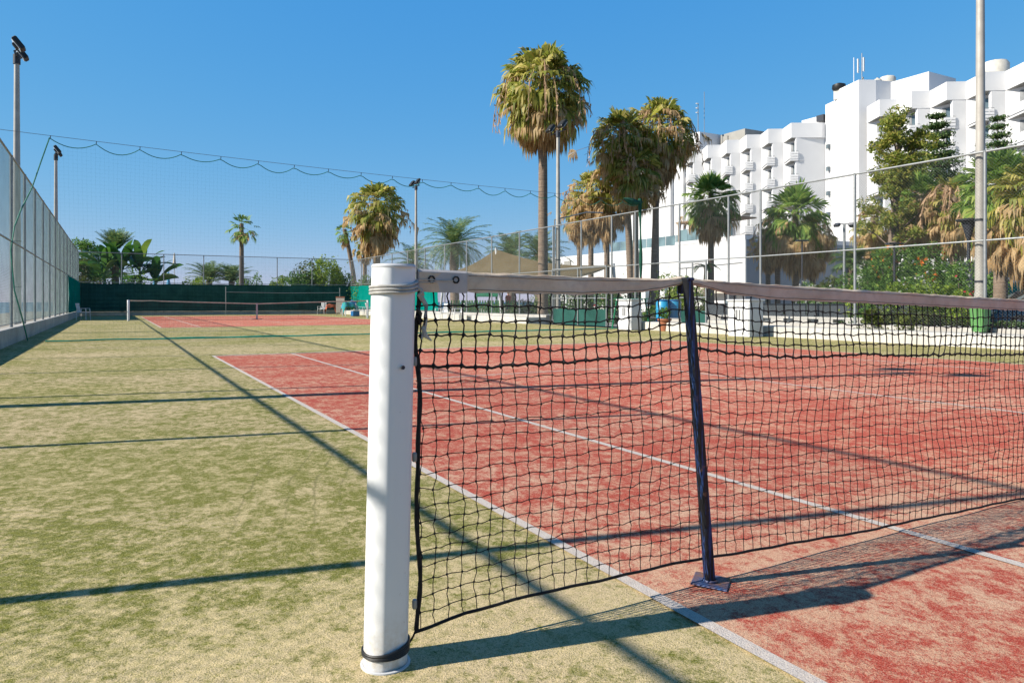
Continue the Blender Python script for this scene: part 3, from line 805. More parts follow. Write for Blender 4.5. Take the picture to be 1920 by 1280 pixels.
for dx in (-.13, .13):
    m = MB(); m.tube([(dx, 0, 0), (dx, 0, 8.9)], .03, 6); m.build('stile', 'galv', lm, True)
m = MB()
for z in np.arange(.4, 8.8, .35): m.tube([(-.13, 0, z), (.13, 0, z)], .014, 5)
m.build('rungs', 'galv', lm, True)

# gate frames beside the right fence
def gate(y0, y1, x, z1, label, panel=True):
    root = empty('gate', (x, y0, 0), label, 'gate', 'steel frame gates in the right fence')
    m = MB(); r = .03
    m.tube([(0, 0, 0), (0, 0, z1)], r, 8); m.tube([(0, y1-y0, 0), (0, y1-y0, z1)], r, 8); m.tube([(0, 0, z1), (0, y1-y0, z1)], r, 8)
    m.tube([(0, (y1-y0)/2, 0), (0, (y1-y0)/2, z1)], r, 8); m.tube([(0, 0, 1.15), (0, y1-y0, 1.15)], .02, 8)
    m.build('frame', 'galv', root, True)
    if panel:
        g = MB(); g.box((.03, (y1-y0)/2, .35), (.012, y1-y0-.1, .68)); g.build('lower_panel', 'screen_dark_shade', root)
    w_ = MB(); chainlink(w_, (0, .03), (0, y1-y0-.03), 1.15, z1, .09, .0016); w_.build('gate_mesh', 'wire', root)
    return root
gate(21.3, 25.4, RFX-.12, 2.46, 'double steel gate with dark green lower panels')
gate(15.7, 17.0, RFX-.12, 2.38, 'small open steel gate nearer the camera')

# ------------------------------------------------------------------ plants
def unit(v): return v/(np.linalg.norm(v)+1e-9)
def fan_leaf(mb, base, az, el, pet, blade, droop, nseg, g, wseg=.05):
    d = np.array([math.cos(az)*math.cos(el), math.sin(az)*math.cos(el), math.sin(el)])
    side = np.array([-math.sin(az), math.cos(az), 0.])
    tip = base+d*pet; tip[2] -= droop*pet*.25
    d2 = unit(d+np.array([0, 0, -.55*droop])); up = np.cross(d2, side)
    roll = g.normal(0, .35); side = unit(side*math.cos(roll)+up*math.sin(roll))
    w = side*.014
    q = [[base-w, base+w, tip+w, tip-w]]
    ang = np.linspace(-1.25, 1.25, nseg)+g.normal(0, .04, nseg)
    da = 2.5/(nseg-1)
    for a in ang:
        L = blade*(1-.25*abs(a)/1.25)*g.uniform(.82, 1.08)
        s = unit(d2*math.cos(a)+side*math.sin(a)); tg = unit(-d2*math.sin(a)+side*math.cos(a))
        m_ = tip+s*L*.58+np.array([0, 0, -droop*L*.08])
        e = tip+s*L*(.98-.36*droop)+np.array([0, 0, -droop*L*g.uniform(.35, .62)])
        wv = unit(tg+g.normal(0, .25, 3))*L*.58*da*.5
        q.append([tip, m_-wv, e, m_+wv])
    mb.quads(np.array(q))
def fan_palm(x, y, zc_, Rr, label, group, base_z=0., skirt=1.6, ng=70, nd=70, tr=.22, lean=(0, 0), bright=False, plumes=3, nseg=13, up=1., tan=.0, seed=1, sk_r=1.):
    g = np.random.default_rng(seed)
    root = empty('fan_palm', (x, y, base_z), label, 'palm tree', group)
    H = zc_-base_z; n = 14
    px = [(lean[0]*(1-math.cos(i/n*PI*.5)), lean[1]*(1-math.cos(i/n*PI*.5)), H*i/n) for i in range(n+1)]
    px = [(px[i][0]-lean[0], px[i][1]-lean[1], px[i][2]) for i in range(n+1)]
    rr = [tr*(1.25 if i == 0 else (1.08-.28*i/n)) for i in range(n+1)]
    t = MB(); t.tube(px, rr, 14); t.build('trunk', 'trunk', root, True)
    top = np.array([0, 0, H], float)
    cr = MB(); ga = 2.39996
    for i in range(ng):
        f = i/ng; el = R_(86)-R_(136 if up < 1 else 148)*f**.9
        az = i*ga+g.normal(0, .25); pet = Rr*g.uniform(.36, .66)*(.55+.45*math.sin(min(1, f*1.6)*PI/2)); bl = Rr*g.uniform(.42, .62)
        dr = (.1+.95*f if up < 1 else .38+.85*f)*g.uniform(.7, 1.15)
        fan_leaf(cr, top+np.array([0, 0, -.15-.3*f]), az, el, pet, bl, min(1.15, dr), nseg, g, .055)
    cr.build('crown', 'fan_fresh' if bright else 'fan', root)
    if nd:
        sk = MB()
        for i in range(nd):
            f = i/nd; az = i*ga+g.normal(0, .3); z = -.35-skirt*f*.75
            out = sk_r*Rr*(.72-.50*f)*g.uniform(.5, 1.15)
            b = top+np.array([math.cos(az)*tr*.8, math.sin(az)*tr*.8, z])
            el = -R_(25+50*f+g.normal(0, 8))
            if g.random() < tan: el = R_(g.uniform(-10, 35)); out *= 1.4
            fan_leaf(sk, b, az, el, out, Rr*g.uniform(.30, .5), g.uniform(.9, 1.3), nseg-2, g, .06)
        sk.build('dead_fronds', 'dead', root)
    if plumes:
        pm = MB()
        for i in range(plumes):
            az = g.uniform(0, 2*PI); L = Rr*g.uniform(.9, 1.15); el = R_(g.uniform(5, 50))
            pts = []
            for k in range(9):
                s = k/8; pts.append(top+np.array([math.cos(az)*math.cos(el)*L*math.sin(s*1.5), math.sin(az)*math.cos(el)*L*math.sin(s*1.5), L*(math.sin(el)*s*1.1-1.25*s**2.6)]))
            pm.tube(pts, .015, 4, False)
            q = []
            for k in range(26):
                s = g.uniform(.35, 1); c = np.array([np.interp(s*8, range(9), [p[a] for p in pts]) for a in range(3)])
                e = c+np.array([g.normal(0, .10), g.normal(0, .10), -g.uniform(.1, .45)]); wv = g.normal(0, .02, 3)
                q.append([c-wv, (c+e)/2+wv*1.4, e, (c+e)/2-wv*1.4])
            pm.quads(np.array(q))
        pm.build('flower_plumes', 'plume', root)
    return root
def feather_palm(x, y, zc_, L, label, group, base_z=0., n=44, tr=.22, seed=1, lo=-35, hi=85, leafl=.42, pairs=26, mat='date', droop=1., spread=1.):
    g = np.random.default_rng(seed)
    root = empty('date_palm', (x, y, base_z), label, 'palm tree', group)
    H = max(.3, zc_-base_z)
    t = MB(); t.tube([(.03*math.sin(k), 0, H*k/8) for k in range(9)], [tr*(1.2 if k == 0 else 1.0-.1*(k % 2)) for k in range(9)], 12)
    t.build('trunk', 'trunk', root, True)
    top = np.array([0, 0, H], float); cr = MB(); rc = MB()
    for i in range(n):
        f = i/n; el = R_(hi-(hi-lo)*f**.9)+g.normal(0, .05); az = i*2.39996+g.normal(0, .15)
        LL = L*g.uniform(.85, 1.1)*(.75+.25*math.sin(f*PI))
        hx, hz = math.cos(az), math.sin(az); pts = []; e = el; p = top.copy(); K = 10
        for k in range(K+1):
            pts.append(p.copy()); e2 = e-droop*(R_(62)*(k/K)**1.5)
            p = p+LL/K*np.array([hx*math.cos(e2), hz*math.cos(e2), math.sin(e2)])
        pts = np.array(pts); rc.tube(pts[::2], [.03, .025, .018, .014, .01, .006][:len(pts[::2])], 4, False)
        q = []; sd = np.array([-hz, hx, 0.])
        for k in range(pairs):
            s = .12+.88*k/pairs; c = np.array([np.interp(s*K, range(K+1), pts[:, a]) for a in range(3)])
            s2 = min(1, s+.05); c2 = np.array([np.interp(s2*K, range(K+1), pts[:, a]) for a in range(3)])
            fw = unit(c2-c) if s < .97 else unit(pts[-1]-pts[-2]); upv = np.cross(sd, fw)*-1
            ll = leafl*(.55+.6*math.sin(min(1, s*1.15)*PI))*g.uniform(.85, 1.1)
            for sg in (-1, 1):
                dd = unit(sd*sg*spread+fw*.75+upv*g.uniform(-.05, .45)+np.array([0, 0, -.15]))
                w_ = unit(np.cross(dd, upv))*.024; m_ = c+dd*ll*.5
                q.append([c, m_-w_, c+dd*ll+np.array([0, 0, -ll*.12]), m_+w_])
        cr.quads(np.array(q))
    c = cr.build('fronds', mat, root); rc.build('frond_ribs', mat, root)
    return root
def leaves(mb, C, size, g, flat=.0, nrm=None):
    """diamond leaves at the points C"""
    N = len(C); a = g.normal(0, 1, (N, 3)); a /= np.linalg.norm(a, axis=1)[:, None]
    if flat: a[:, 2] *= (1-flat); a /= np.linalg.norm(a, axis=1)[:, None]
    b = np.cross(a, g.normal(0, 1, (N, 3))); b /= np.linalg.norm(b, axis=1)[:, None]+1e-9
    s = size*g.uniform(.6, 1.35, (N, 1))
    mb.quads(np.stack([C-a*s, C-b*s*.38, C+a*s, C+b*s*.38], 1))
def blob(C, R, n, g, shell=.55):
    d = g.normal(0, 1, (n, 3)); d /= np.linalg.norm(d, axis=1)[:, None]
    r = g.uniform(shell, 1, (n, 1))**.7
    return np.array(C)+d*r*np.array(R)
def bush(x, y, size, label, group=None, base_z=0., n=1500, leaf=.06, mat='bush', flowers=None, nf=30, seed=1, name='bush', cat='bush', fsz=.08, lumps=9):
    g = np.random.default_rng(seed)
    root = empty(name, (x, y, base_z), label, cat, group)
    sx, sy, sz = size; mb = MB(); pts = []
    st = MB()
    for k in range(lumps):
        c = np.array([g.uniform(-.6, .6)*sx, g.uniform(-.6, .6)*sy, sz*g.uniform(.30, .74)])
        rr = np.array([sx, sy, sz])*g.uniform(.22, .46)*np.array([1, 1, .8]); rr = np.minimum(rr, max(c[2], .1)*1.3)
        pts.append(blob(c, rr, n//lumps, g)); st.tube([(c[0]*.3, c[1]*.3, 0), (c[0]*.7, c[1]*.7, c[2]*.5), tuple(c)], [.03, .02, .008], 5)
    pts.append(np.stack([g.uniform(-.8, .8, n//5)*sx, g.uniform(-.8, .8, n//5)*sy, np.abs(g.normal(.25, .25, n//5))*sz], 1))
    P = np.concatenate(pts); P[:, 2] = np.abs(P[:, 2]); leaves(mb, P, leaf, g)
    mb.build('foliage', mat, root); st.build('stems', 'bark', root)
    if flowers:
        f = MB(); idx = g.choice(len(P), nf); Q = P[idx]*np.array([1.06, 1.06, 1.03])
        Q = np.repeat(Q, 5, 0)+g.normal(0, fsz*.45, (nf*5, 3)); leaves(f, Q, fsz, g); f.build('flowers', flowers, root)
    return root
def tree(x, y, H, label, cat='tree', name='tree', base_z=0., kind='round', rad=1.5, trunk_h=2., tr=.18, n=6000, leaf=.09, mat='conifer', lean=(0, 0), seed=1, group=None, clumps=26):
    g = np.random.default_rng(seed)
    root = empty(name, (x, y, base_z), label, cat, group)
    t = MB(); lim = []; K = 10
    def tp(f): return np.array([lean[0]*f**1.3+.06*math.sin(f*5), lean[1]*f, H*f*.96])
    t.tube([tp(k/K) for k in range(K+1)], [tr*(1.25-1.15*k/K) if k else tr*1.35 for k in range(K+1)], 10)
    P = []
    if kind == 'cone':
        nl = 15
        for i in range(nl):
            f = trunk_h/H+(1-trunk_h/H)*i/(nl-1)*.97; rr = rad*(1-((i)/(nl))**1.25)*g.uniform(.8, 1.1)+.12
            nb = 7
            for b in range(nb):
                az = b/nb*2*PI+i*.7+g.normal(0, .15); r_ = rr*g.uniform(.7, 1.15)
                p0 = tp(f); p1 = p0+np.array([math.cos(az)*r_, math.sin(az)*r_, r_*g.uniform(.05, .35)])
                t.tube([p0, (p0+p1)/2+np.array([0, 0, -.06*r_]), p1], [.035*(1-f)+.012, .02*(1-f)+.008, .004], 5, False)
                m_ = max(6, int(n/nl/nb*(.4+1.2*r_/rad)))
                s = g.uniform(.15, 1.02, (m_, 1))**.8; c = p0*(1-s)+p1*s; wd = .10+.16*r_
                c = c+g.normal(0, 1, (m_, 3))*np.array([wd*.8, wd*.8, wd*.38])
                P.append(c)
    else:
        for i in range(clumps):
            f = g.uniform(trunk_h/H, 1.); ff = (f-trunk_h/H)/(1-trunk_h/H)
            env = math.sin((.12+.80*ff)*PI)**.7*(1 if kind == 'round' else .75+.3*math.sin(ff*9))
            az = g.uniform(0, 2*PI); r_ = rad*env*g.uniform(.35, 1.)
            p0 = tp(max(.3*trunk_h/H, f-.10)); p1 = tp(f)+np.array([math.cos(az)*r_, math.sin(az)*r_, g.uniform(0, .3)*r_])
            t.tube([p0, p0*.45+p1*.55+np.array([0, 0, .08*r_]), p1], [.05, .03, .008], 5, False)
            cr_ = rad*g.uniform(.20, .36)
            P.append(blob(p1, (cr_, cr_, cr_*.72), n//clumps, g, .3))
    t.build('trunk', 'bark', root, True)
    mb = MB(); leaves(mb, np.concatenate(P), leaf, g); mb.build('crown', mat, root)
    return root

FP = 'fan palms with hanging dead fronds'
def fp(u, v, F, Rpx, label, **kw):
    x, y = W(u, F); return fan_palm(x, y, Z(v, F)+Rpx*F/FOC*.30, Rpx*F/FOC*1.12, label, kw.pop('group', FP), **kw)
fp(1018, 176, 38, 92, 'tallest palm with a huge round shaggy crown', skirt=2.5, ng=180, nd=110, tr=.26, plumes=18, nseg=13, seed=3, sk_r=.85, tan=.12)
fp(1238, 246, 42, 68, 'tall shaggy palm whose crown touches the hotel roofline', skirt=3.0, ng=105, nd=110, tr=.19, plumes=22, seed=5, lean=(.5, 0), tan=.35, sk_r=1.0)
fp(1165, 262, 41, 62, 'shaggy palm with a leaning trunk left of the tall pair', skirt=3.0, ng=120, nd=70, tr=.20, plumes=20, seed=6, lean=(-.7, 0), tan=.3, sk_r=1.1)
fp(1192, 325, 40, 56, 'short shaggy palm filling the middle of the brown clump', skirt=1.9, ng=80, nd=80, tr=.16, plumes=4, seed=16, tan=.1)
fp(1138, 350, 43, 54, 'brown palm in the middle of the left clump', skirt=3.4, ng=70, nd=120, tr=.17, plumes=4, seed=7, tan=.3)
fp(1108, 364, 44, 48, 'tan headed palm, second from the left in the brown clump', skirt=3.0, ng=60, nd=130, tr=.17, plumes=6, seed=8, tan=.4)
fp(1086, 392, 46, 38, 'lowest left palm of the brown clump', skirt=2.2, ng=70, nd=80, tr=.16, plumes=3, seed=9, tan=.2)
fp(1333, 378, 45, 54, 'green palm standing alone before the white podium', skirt=2.3, ng=100, nd=60, tr=.20, plumes=2, up=.5, seed=10, bright=True)
fp(1440, 452, 46, 34, 'small drooping palm left of the three trunk group', skirt=1.9, ng=40, nd=70, tr=.16, plumes=3, seed=11, tan=.2)
fp(1492, 412, 42, 64, 'broad fresh topped palm with a long tan skirt', skirt=2.9, ng=80, nd=130, tr=.2, plumes=4, up=.5, seed=12, bright=True)
fp(1524, 440, 43, 46, 'brown palm tucked right behind the broad one', skirt=2.4, ng=50, nd=90, tr=.17, plumes=3, seed=13, tan=.2)
fp(1458, 426, 45, 42, 'narrow palm behind, left of the broad one', skirt=2.4, ng=50, nd=90, tr=.17, plumes=2, seed=23, tan=.2)
fp(1640, 418, 33, 44, 'tan skirted palm left of the thick tree trunk', skirt=1.6, ng=50, nd=80, tr=.2, plumes=2, seed=14, tan=.2)
fp(1727, 378, 33, 54, 'blue green topped palm behind the flowering hedge', skirt=2.2, ng=90, nd=110, tr=.2, plumes=3, up=.5, seed=15, bright=True)
fp(1790, 380, 30, 62, 'palm covered in tan dry plumes left of the thick mast', skirt=1.9, ng=60, nd=110, tr=.2, plumes=26, seed=17, tan=.7)
fp(1876, 362, 23, 84, 'big palm right of the thick mast', skirt=2.2, ng=110, nd=90, tr=.2, plumes=2, up=.5, seed=18, base_z=0, bright=True)
fp(1940, 375, 21, 90, 'palm cut by the right edge of the picture', skirt=2.2, ng=110, nd=120, tr=.24, plumes=3, seed=19)
fp(706, 392, 62, 56, 'broad brown skirted palm left of the far floodlight', skirt=3.6, ng=110, nd=110, tr=.34, plumes=5, seed=20, tan=.2, nseg=10)
fp(684, 452, 64, 26, 'small low palm under the broad brown one', skirt=1.8, ng=40, nd=30, tr=.2, plumes=0, seed=21, nseg=9)
SP = 'slender palms beyond the far fence'
fp(453, 428, 66, 30, 'slender palm with a small green head, alone in the sky', skirt=.9, ng=26, nd=12, tr=.22, plumes=0, up=.5, seed=22, bright=True, nseg=10, group=SP, sk_r=.5)
fp(646, 436, 66, 20, 'slender leaning palm left of the broad brown one', skirt=1.2, ng=30, nd=16, tr=.22, plumes=0, up=.5, seed=24, bright=True, nseg=10, lean=(-1.1, 0), group=SP, sk_r=.5)
fp(597, 505, 68, 24, 'low fan palm over the bushes at the far end', skirt=.6, ng=34, nd=8, tr=.2, plumes=0, up=.5, seed=25, bright=True, nseg=10, group=SP)
fp(668, 545, 66, 18, 'tiny fan palm at the foot of the leaning one', skirt=.4, ng=20, nd=0, tr=.15, plumes=0, up=.5, seed=26, bright=True, nseg=9, group=SP)
DP = 'feather leaved date palms'
def dp(u, v, F, Lpx, label, **kw):
    x, y = W(u, F); return feather_palm(x, y, Z(v, F), Lpx*F/FOC, label, kw.pop('group', DP), **kw)
dp(852, 458, 58, 84, 'large date palm with a full blue green crown', n=64, tr=.38, seed=1, pairs=34, leafl=.62)
dp(774, 492, 60, 56, 'smaller date palm behind the far floodlight mast', n=34, tr=.3, seed=2, leafl=.55)
dp(958, 478, 56, 62, 'date palm standing behind the shade sail', n=40, tr=.3, seed=3, leafl=.6, hi=88, lo=0)
dp(1010, 478, 50, 68, 'date palm half hidden by the tall palm trunk', n=44, tr=.3, seed=4, leafl=.6)
dp(217, 470, 62, 46, 'upright feathery palm above the banana plants', n=60, tr=.3, seed=5, lo=38, hi=88, droop=.35, leafl=.42)
dp(392, 526, 70, 52, 'bushy low date palm left of the slender palm', n=60, tr=.3, seed=6, lo=15, leafl=.5)
dp(434, 528, 70, 50, 'bushy low date palm behind the slender palm', n=60, tr=.3, seed=7, lo=15, leafl=.5)
dp(548, 536, 64, 44, 'low palm with one arching frond over the far fence', n=14, tr=.25, seed=8, lo=40, hi=75, droop=2.0, leafl=.4)
dp(1598, 492, 30, 46, 'young feather palm behind the near lamp', n=22, tr=.18, seed=9, lo=-10, hi=80, leafl=.45, base_z=.4)
dp(1322, 498, 40, 34, 'thin grey half bare palm before the white podium', n=9, tr=.08, seed=10, lo=-10, hi=30, leafl=.22, pairs=14, droop=1.3)
# banana clump
def banana(x, y, label, n=9, H=2.4, seed=1, L=2.2, lo=15):
    g = np.random.default_rng(seed); root = empty('banana_plant', (x, y, 0), label, 'banana plant', 'banana plants behind the far fence')
    s = MB(); s.tube([(0, 0, 0), (.03, 0, H*.5), (0, .03, H)], [.2, .15, .08], 10); s.build('stem', 'banana', root, True)
    mb = MB(); q = []
    for i in range(n):
        az = i*2.4+g.normal(0, .3); el = R_(g.uniform(lo, 82)); LL = L*g.uniform(.75, 1.15); p = np.array([0, 0, H*g.uniform(.8, 1)]); K = 8; pts = []
        for k in range(K+1):
            e = el-R_(60)*(k/K)**1.8; pts.append(p.copy()); p = p+LL/K*np.array([math.cos(az)*math.cos(e), math.sin(az)*math.cos(e), math.sin(e)])
        sd = np.array([-math.sin(az), math.cos(az), 0.]); tl = g.normal(0, .5); sd = unit(sd+np.array([0, 0, tl]))
        vs = []
        for k, p_ in enumerate(pts):
            w_ = .34*math.sin(min(1, max(0, (k-.8)/(K-.8)))*PI)**.6+.02
            for j, c in enumerate((-1, 0, 1)): vs.append(p_+sd*c*w_+np.array([0, 0, .10*abs(c)*w_]))
        mb.add(vs, [(k*3+j, (k+1)*3+j, (k+1)*3+j+1, k*3+j+1) for k in range(K) for j in range(2)])
    mb.build('leaves', 'banana', root, True); return root
for k, (u, F, n, H, L, lb) in enumerate([(196, 60.5, 12, 3.0, 2.6, 'banana plant at the left of the clump, leaves pointing up'), (228, 60.5, 12, 3.2, 2.7, 'tallest banana plant under the upright palm'), (262, 60.8, 12, 3.0, 2.6, 'banana plant with a long raised dark leaf'), (292, 61, 8, 2.2, 2.2, 'small banana plant at the right end of the clump'), (175, 61.5, 8, 2.2, 2.0, 'low banana plant against the dark tree')]):
    x, y = W(u, F); banana(x, y, lb, n+4, H+.9, 30+k, L*1.15)
BT = 'trees and bushes beyond the far fence'
def bt(u, F, H, rad, label, **kw):
    x, y = W(u, F); return tree(x, y, H*1.08, label, group=BT, rad=rad, **kw)
bt(155, 66, 6.0, 2.6, 'dark round tree in the far left corner', trunk_h=1.6, seed=1, n=5000, leaf=.13, mat='bush')
bt(187, 70, 5.6, 2.0, 'dark tree behind the banana plants', trunk_h=1.5, seed=2, n=3000, leaf=.13, mat='conifer')
for k, (u, F, sx, sz, lb, mt) in enumerate([(150, 61, 2.2, 4.2, 'dusty bush under the dark corner tree', 'hedge_leaf'), (240, 60, 2.6, 3.0, 'leafy bush at the foot of the banana plants', 'bush'), (520, 62, .9, 2.6, 'small light bush left of the arching frond', 'lime'), (560, 62, 1.5, 3.2, 'round green bush right of the arching frond', 'bush'), (585, 63, 1.6, 3.6, 'tall olive bush under the low fan palm', 'hedge_leaf'), (618, 63, 1.5, 3.8, 'yellow green bush near the right end of the far fence', 'lime'), (640, 64, 1.2, 3.2, 'dark bush in the far right corner', 'bush'), (368, 66, 1.4, 2.6, 'low light bush left of the bushy date palms', 'lime'), (470, 68, 1.2, 2.9, 'low bush right of the slender palm', 'bush'), (690, 60, 1.8, 3.0, 'bush behind the teal screen', 'bush')]):
    x, y = W(u, F); bush(x, y, (sx*1.15, sx*1.15, sz*1.28), lb, BT, n=3200, leaf=.11, mat=mt, seed=40+k)
# right hand trees
x, y = W(1664, 31); tree(x, y, Z(205, 31), 'thick leaning tree with uneven olive foliage', rad=1.65, trunk_h=3.0, tr=.27, n=12000, leaf=.085, mat='oakish', lean=(.55, -.3), seed=4, kind='ragged', clumps=52)
x, y = W(1758, 36); tree(x, y, Z(196, 36), 'dark conical conifer right of the thick tree', rad=1.75, trunk_h=3.4, tr=.16, n=15000, leaf=.085, mat='conifer', seed=5, kind='cone', group='dark conifers before the hotel')
x, y = W(1872, 38); tree(x, y, Z(200, 38), 'dark conical conifer right of the thick mast', rad=1.9, trunk_h=4.2, tr=.16, n=9000, leaf=.085, mat='conifer', seed=6, kind='cone', group='dark conifers before the hotel')
x, y = W(1716, 34); tree(x, y, Z(240, 34), 'slim olive conifer between the two big trees', rad=1.1, trunk_h=3.4, tr=.12, n=6000, leaf=.08, mat='oakish', seed=7, kind='cone')
# shrubs and hedges on the right
HB = 'flowering shrubs behind the right fence'
def hb(u, F, size, label, **kw):
    x, y = W(u, F); size = (size[0], size[1], size[2]*(1.25 if size[2] > 1.2 and u > 1500 else 1.05)); return bush(x, y, size, label, HB, **kw)
hb(1545, 26, (1.1, 1.1, 1.5), 'pale flowered bush left of the lamp', n=2600, flowers='fl_white', nf=170, seed=60, mat='bush', leaf=.05, fsz=.035)
hb(1590, 24, (1.0, 1.0, 1.25), 'small bush with white flowers below the lamp', n=2400, flowers='fl_white', nf=150, seed=61, leaf=.05, fsz=.035)
hb(1625, 27, (1.4, 1.3, 2.1), 'dense green bush left of the thick tree trunk', n=4000, seed=62, leaf=.06)
hb(1700, 27, (1.5, 1.3, 2.6), 'tall green bush with orange flowers', n=5200, flowers='fl_orange', nf=70, seed=63, leaf=.06, fsz=.08)
hb(1760, 27, (1.6, 1.3, 2.5), 'tall bush starred with white flowers', n=5200, flowers='fl_white', nf=120, seed=64, leaf=.06, fsz=.055)
hb(1800, 22, (.9, .9, 1.9), 'bush with a few red flowers beside the dark lamp post', n=2600, flowers='fl_red', nf=14, seed=65, leaf=.055, fsz=.07)
hb(1650, 21.5, (1.3, .8, 1.35), 'low lime shrub under the thick tree', n=2400, mat='lime', seed=66, leaf=.06)
hb(1720, 20.8, (1.4, .8, 1.35), 'bright lime shrub in front of the flower bushes', n=3600, mat='lime', seed=67, leaf=.06)
hb(1775, 20.2, (1.1, .8, 1.35), 'lime shrub with one big white bloom', n=2800, mat='lime', seed=68, leaf=.06, flowers='fl_white', nf=6, fsz=.07)
hb(1700, 23.5, (1.0, .8, 1.5), 'mid height bush with clusters of white blooms', n=3000, seed=69, leaf=.05, flowers='fl_white', nf=160, fsz=.055)
hb(1878, 28, (1.0, .8, 1.1), 'yellowish bush between the two right palms', n=2400, mat='lime', seed=70, leaf=.06)
hb(1668, 19.2, (1.4, .5, .85), 'dusty low hedge just behind the fence, left part', n=3600, mat='hedge_leaf', seed=71, leaf=.045)
hb(1742, 18.4, (1.5, .5, .85), 'dusty low hedge just behind the fence, right part', n=3600, mat='hedge_leaf', seed=72, leaf=.045)
hb(1625, 20.5, (.5, .5, .95), 'green shrub with a few white flowers beside the fence post', n=1500, seed=73, leaf=.05, flowers='fl_white', nf=8, fsz=.04)
hb(1500, 27, (1.6, .6, .95), 'lime hedge above the slate screen', n=2600, mat='lime', seed=74, leaf=.055)
hb(1345, 28, (1.9, .6, .98), 'clipped hedge right of the navy stick', n=2600, mat='hedge_leaf', seed=75, leaf=.055)
hb(1275, 31, (1.4, 1.2, 2.3), 'yellow green bush behind the blue drums', n=3400, mat='lime', seed=76, leaf=.07)
hb(1225, 30, (1.1, .7, 1.0), 'dark bush beside the terracotta pot', n=2000, seed=77, leaf=.06)
hb(1160, 33, (1.6, .8, 1.9), 'pink flowered bush seen through the gate', n=2600, flowers='fl_red', nf=26, seed=78, leaf=.06, fsz=.06)
hb(1090, 36, (1.8, .9, 1.9), 'bush with pale flowers behind the gate', n=2600, flowers='fl_white', nf=20, seed=79, leaf=.06, fsz=.06)
hb(1040, 40, (1.8, .9, 1.7), 'bright green bush right of the person', n=2600, seed=80, leaf=.07)
hb(985, 46, (2.6, .6, 1.05), 'dark clipped hedge in front of the person', n=3600, mat='conifer', seed=81, leaf=.07)
hb(1652, 30.5, (2.0, .9, 2.5), 'tall dark green bush filling the gap left of the thick tree trunk', n=6000, seed=90, leaf=.08)
hb(1745, 30.0, (2.6, .9, 2.7), 'tall dark green hedge behind the orange and white flowers', n=8000, seed=91, leaf=.08)
hb(1832, 27.0, (1.4, .9, 2.0), 'green bush behind the thick mast', n=4000, seed=92, leaf=.07)
hb(1560, 30.0, (1.3, .9, 1.6), 'olive green bush below the young feather palm', n=3600, seed=93, leaf=.07, mat='hedge_leaf')
hb(900, 50, (2.2, .7, 1.0), 'low green hedge behind the picket fence', n=2600, mat='lime', seed=82, leaf=.07)
hb(1893, 20.5, (.9, .5, .5), 'dark low shrub at the right edge below the car', n=2600, mat='conifer', seed=83, leaf=.05)

# ------------------------------------------------------------------ hotel
HX = 72.3
hotel = empty('hotel_building', (HX, 55, 0), 'long white hotel with sawtooth rows of balconies', 'hotel')
ZT = 24.5; FL = 3.0
def rel(p): return (p[0]-HX, p[1]-55)
bays_R = [52.6-3.85*k for k in range(9)]
bays_L = [65.0+3.8*k for k in range(6)]
def bay_outline(B, deep=HX+.2, tip=HX-1.65):
    pts = [(deep, B), (tip, B-2.75)]; return pts
# parapets: sawtooth top band
def parapet(bays, endpt, name):
    pts = []
    for B in sorted(bays, reverse=True): pts += [(HX+.1, B), (HX-1.6, B-2.75)]
    pts.append(endpt)
    m = MB(); poly = [rel(p) for p in pts]+[rel((HX+9, endpt[1])), rel((HX+9, pts[0][1]))]
    m.prism(poly, ZT-1.95, ZT); return m.build(name, 'white_wall', hotel)
parapet(bays_R, (HX+.1, bays_R[-1]-3.85), 'sawtooth_parapet')
parapet(bays_L, (HX+1.9, 60.2), 'sawtooth_parapet')
# core walls set back behind the loggias, fins that come forward at each tooth
for bays, dx, yy in ((bays_R, 0, bays_R[-1]-3.85), (bays_L, 0, 61.6)):
    m = MB()
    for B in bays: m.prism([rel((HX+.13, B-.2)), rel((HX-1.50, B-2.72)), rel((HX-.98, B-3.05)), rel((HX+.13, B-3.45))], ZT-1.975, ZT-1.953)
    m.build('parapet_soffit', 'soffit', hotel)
core = MB()
ymin = bays_R[-1]-3.85
core.prism([rel((HX+.14, ymin)), rel((HX+.14, 52.6)), rel((HX+9, 52.6)), rel((HX+9, ymin))], -.1, ZT-1.95)
core.build('right_wing_wall', 'white_wall', hotel)
core = MB(); core.prism([rel((HX+.14, 61.4)), rel((HX+.14, 84.0)), rel((HX+9, 84.0)), rel((HX+9, 60.4))], -.1, ZT-1.95)
core.build('left_wing_wall', 'white_wall', hotel)
for bays in (bays_R, bays_L):
    for B in bays:
        last = (B == 65.0)
        m = MB(); T = (HX-1.05, B-3.08); E = (HX+.2, B-3.86) if not last else (HX+2.6, 60.25)
        m.prism([rel(T), rel((T[0]+.02, T[1]+.26)), rel((E[0], E[1]+.42)), rel(E)], -.1, ZT-1.96)
        m.build('fin_wall', 'white_wall', hotel)
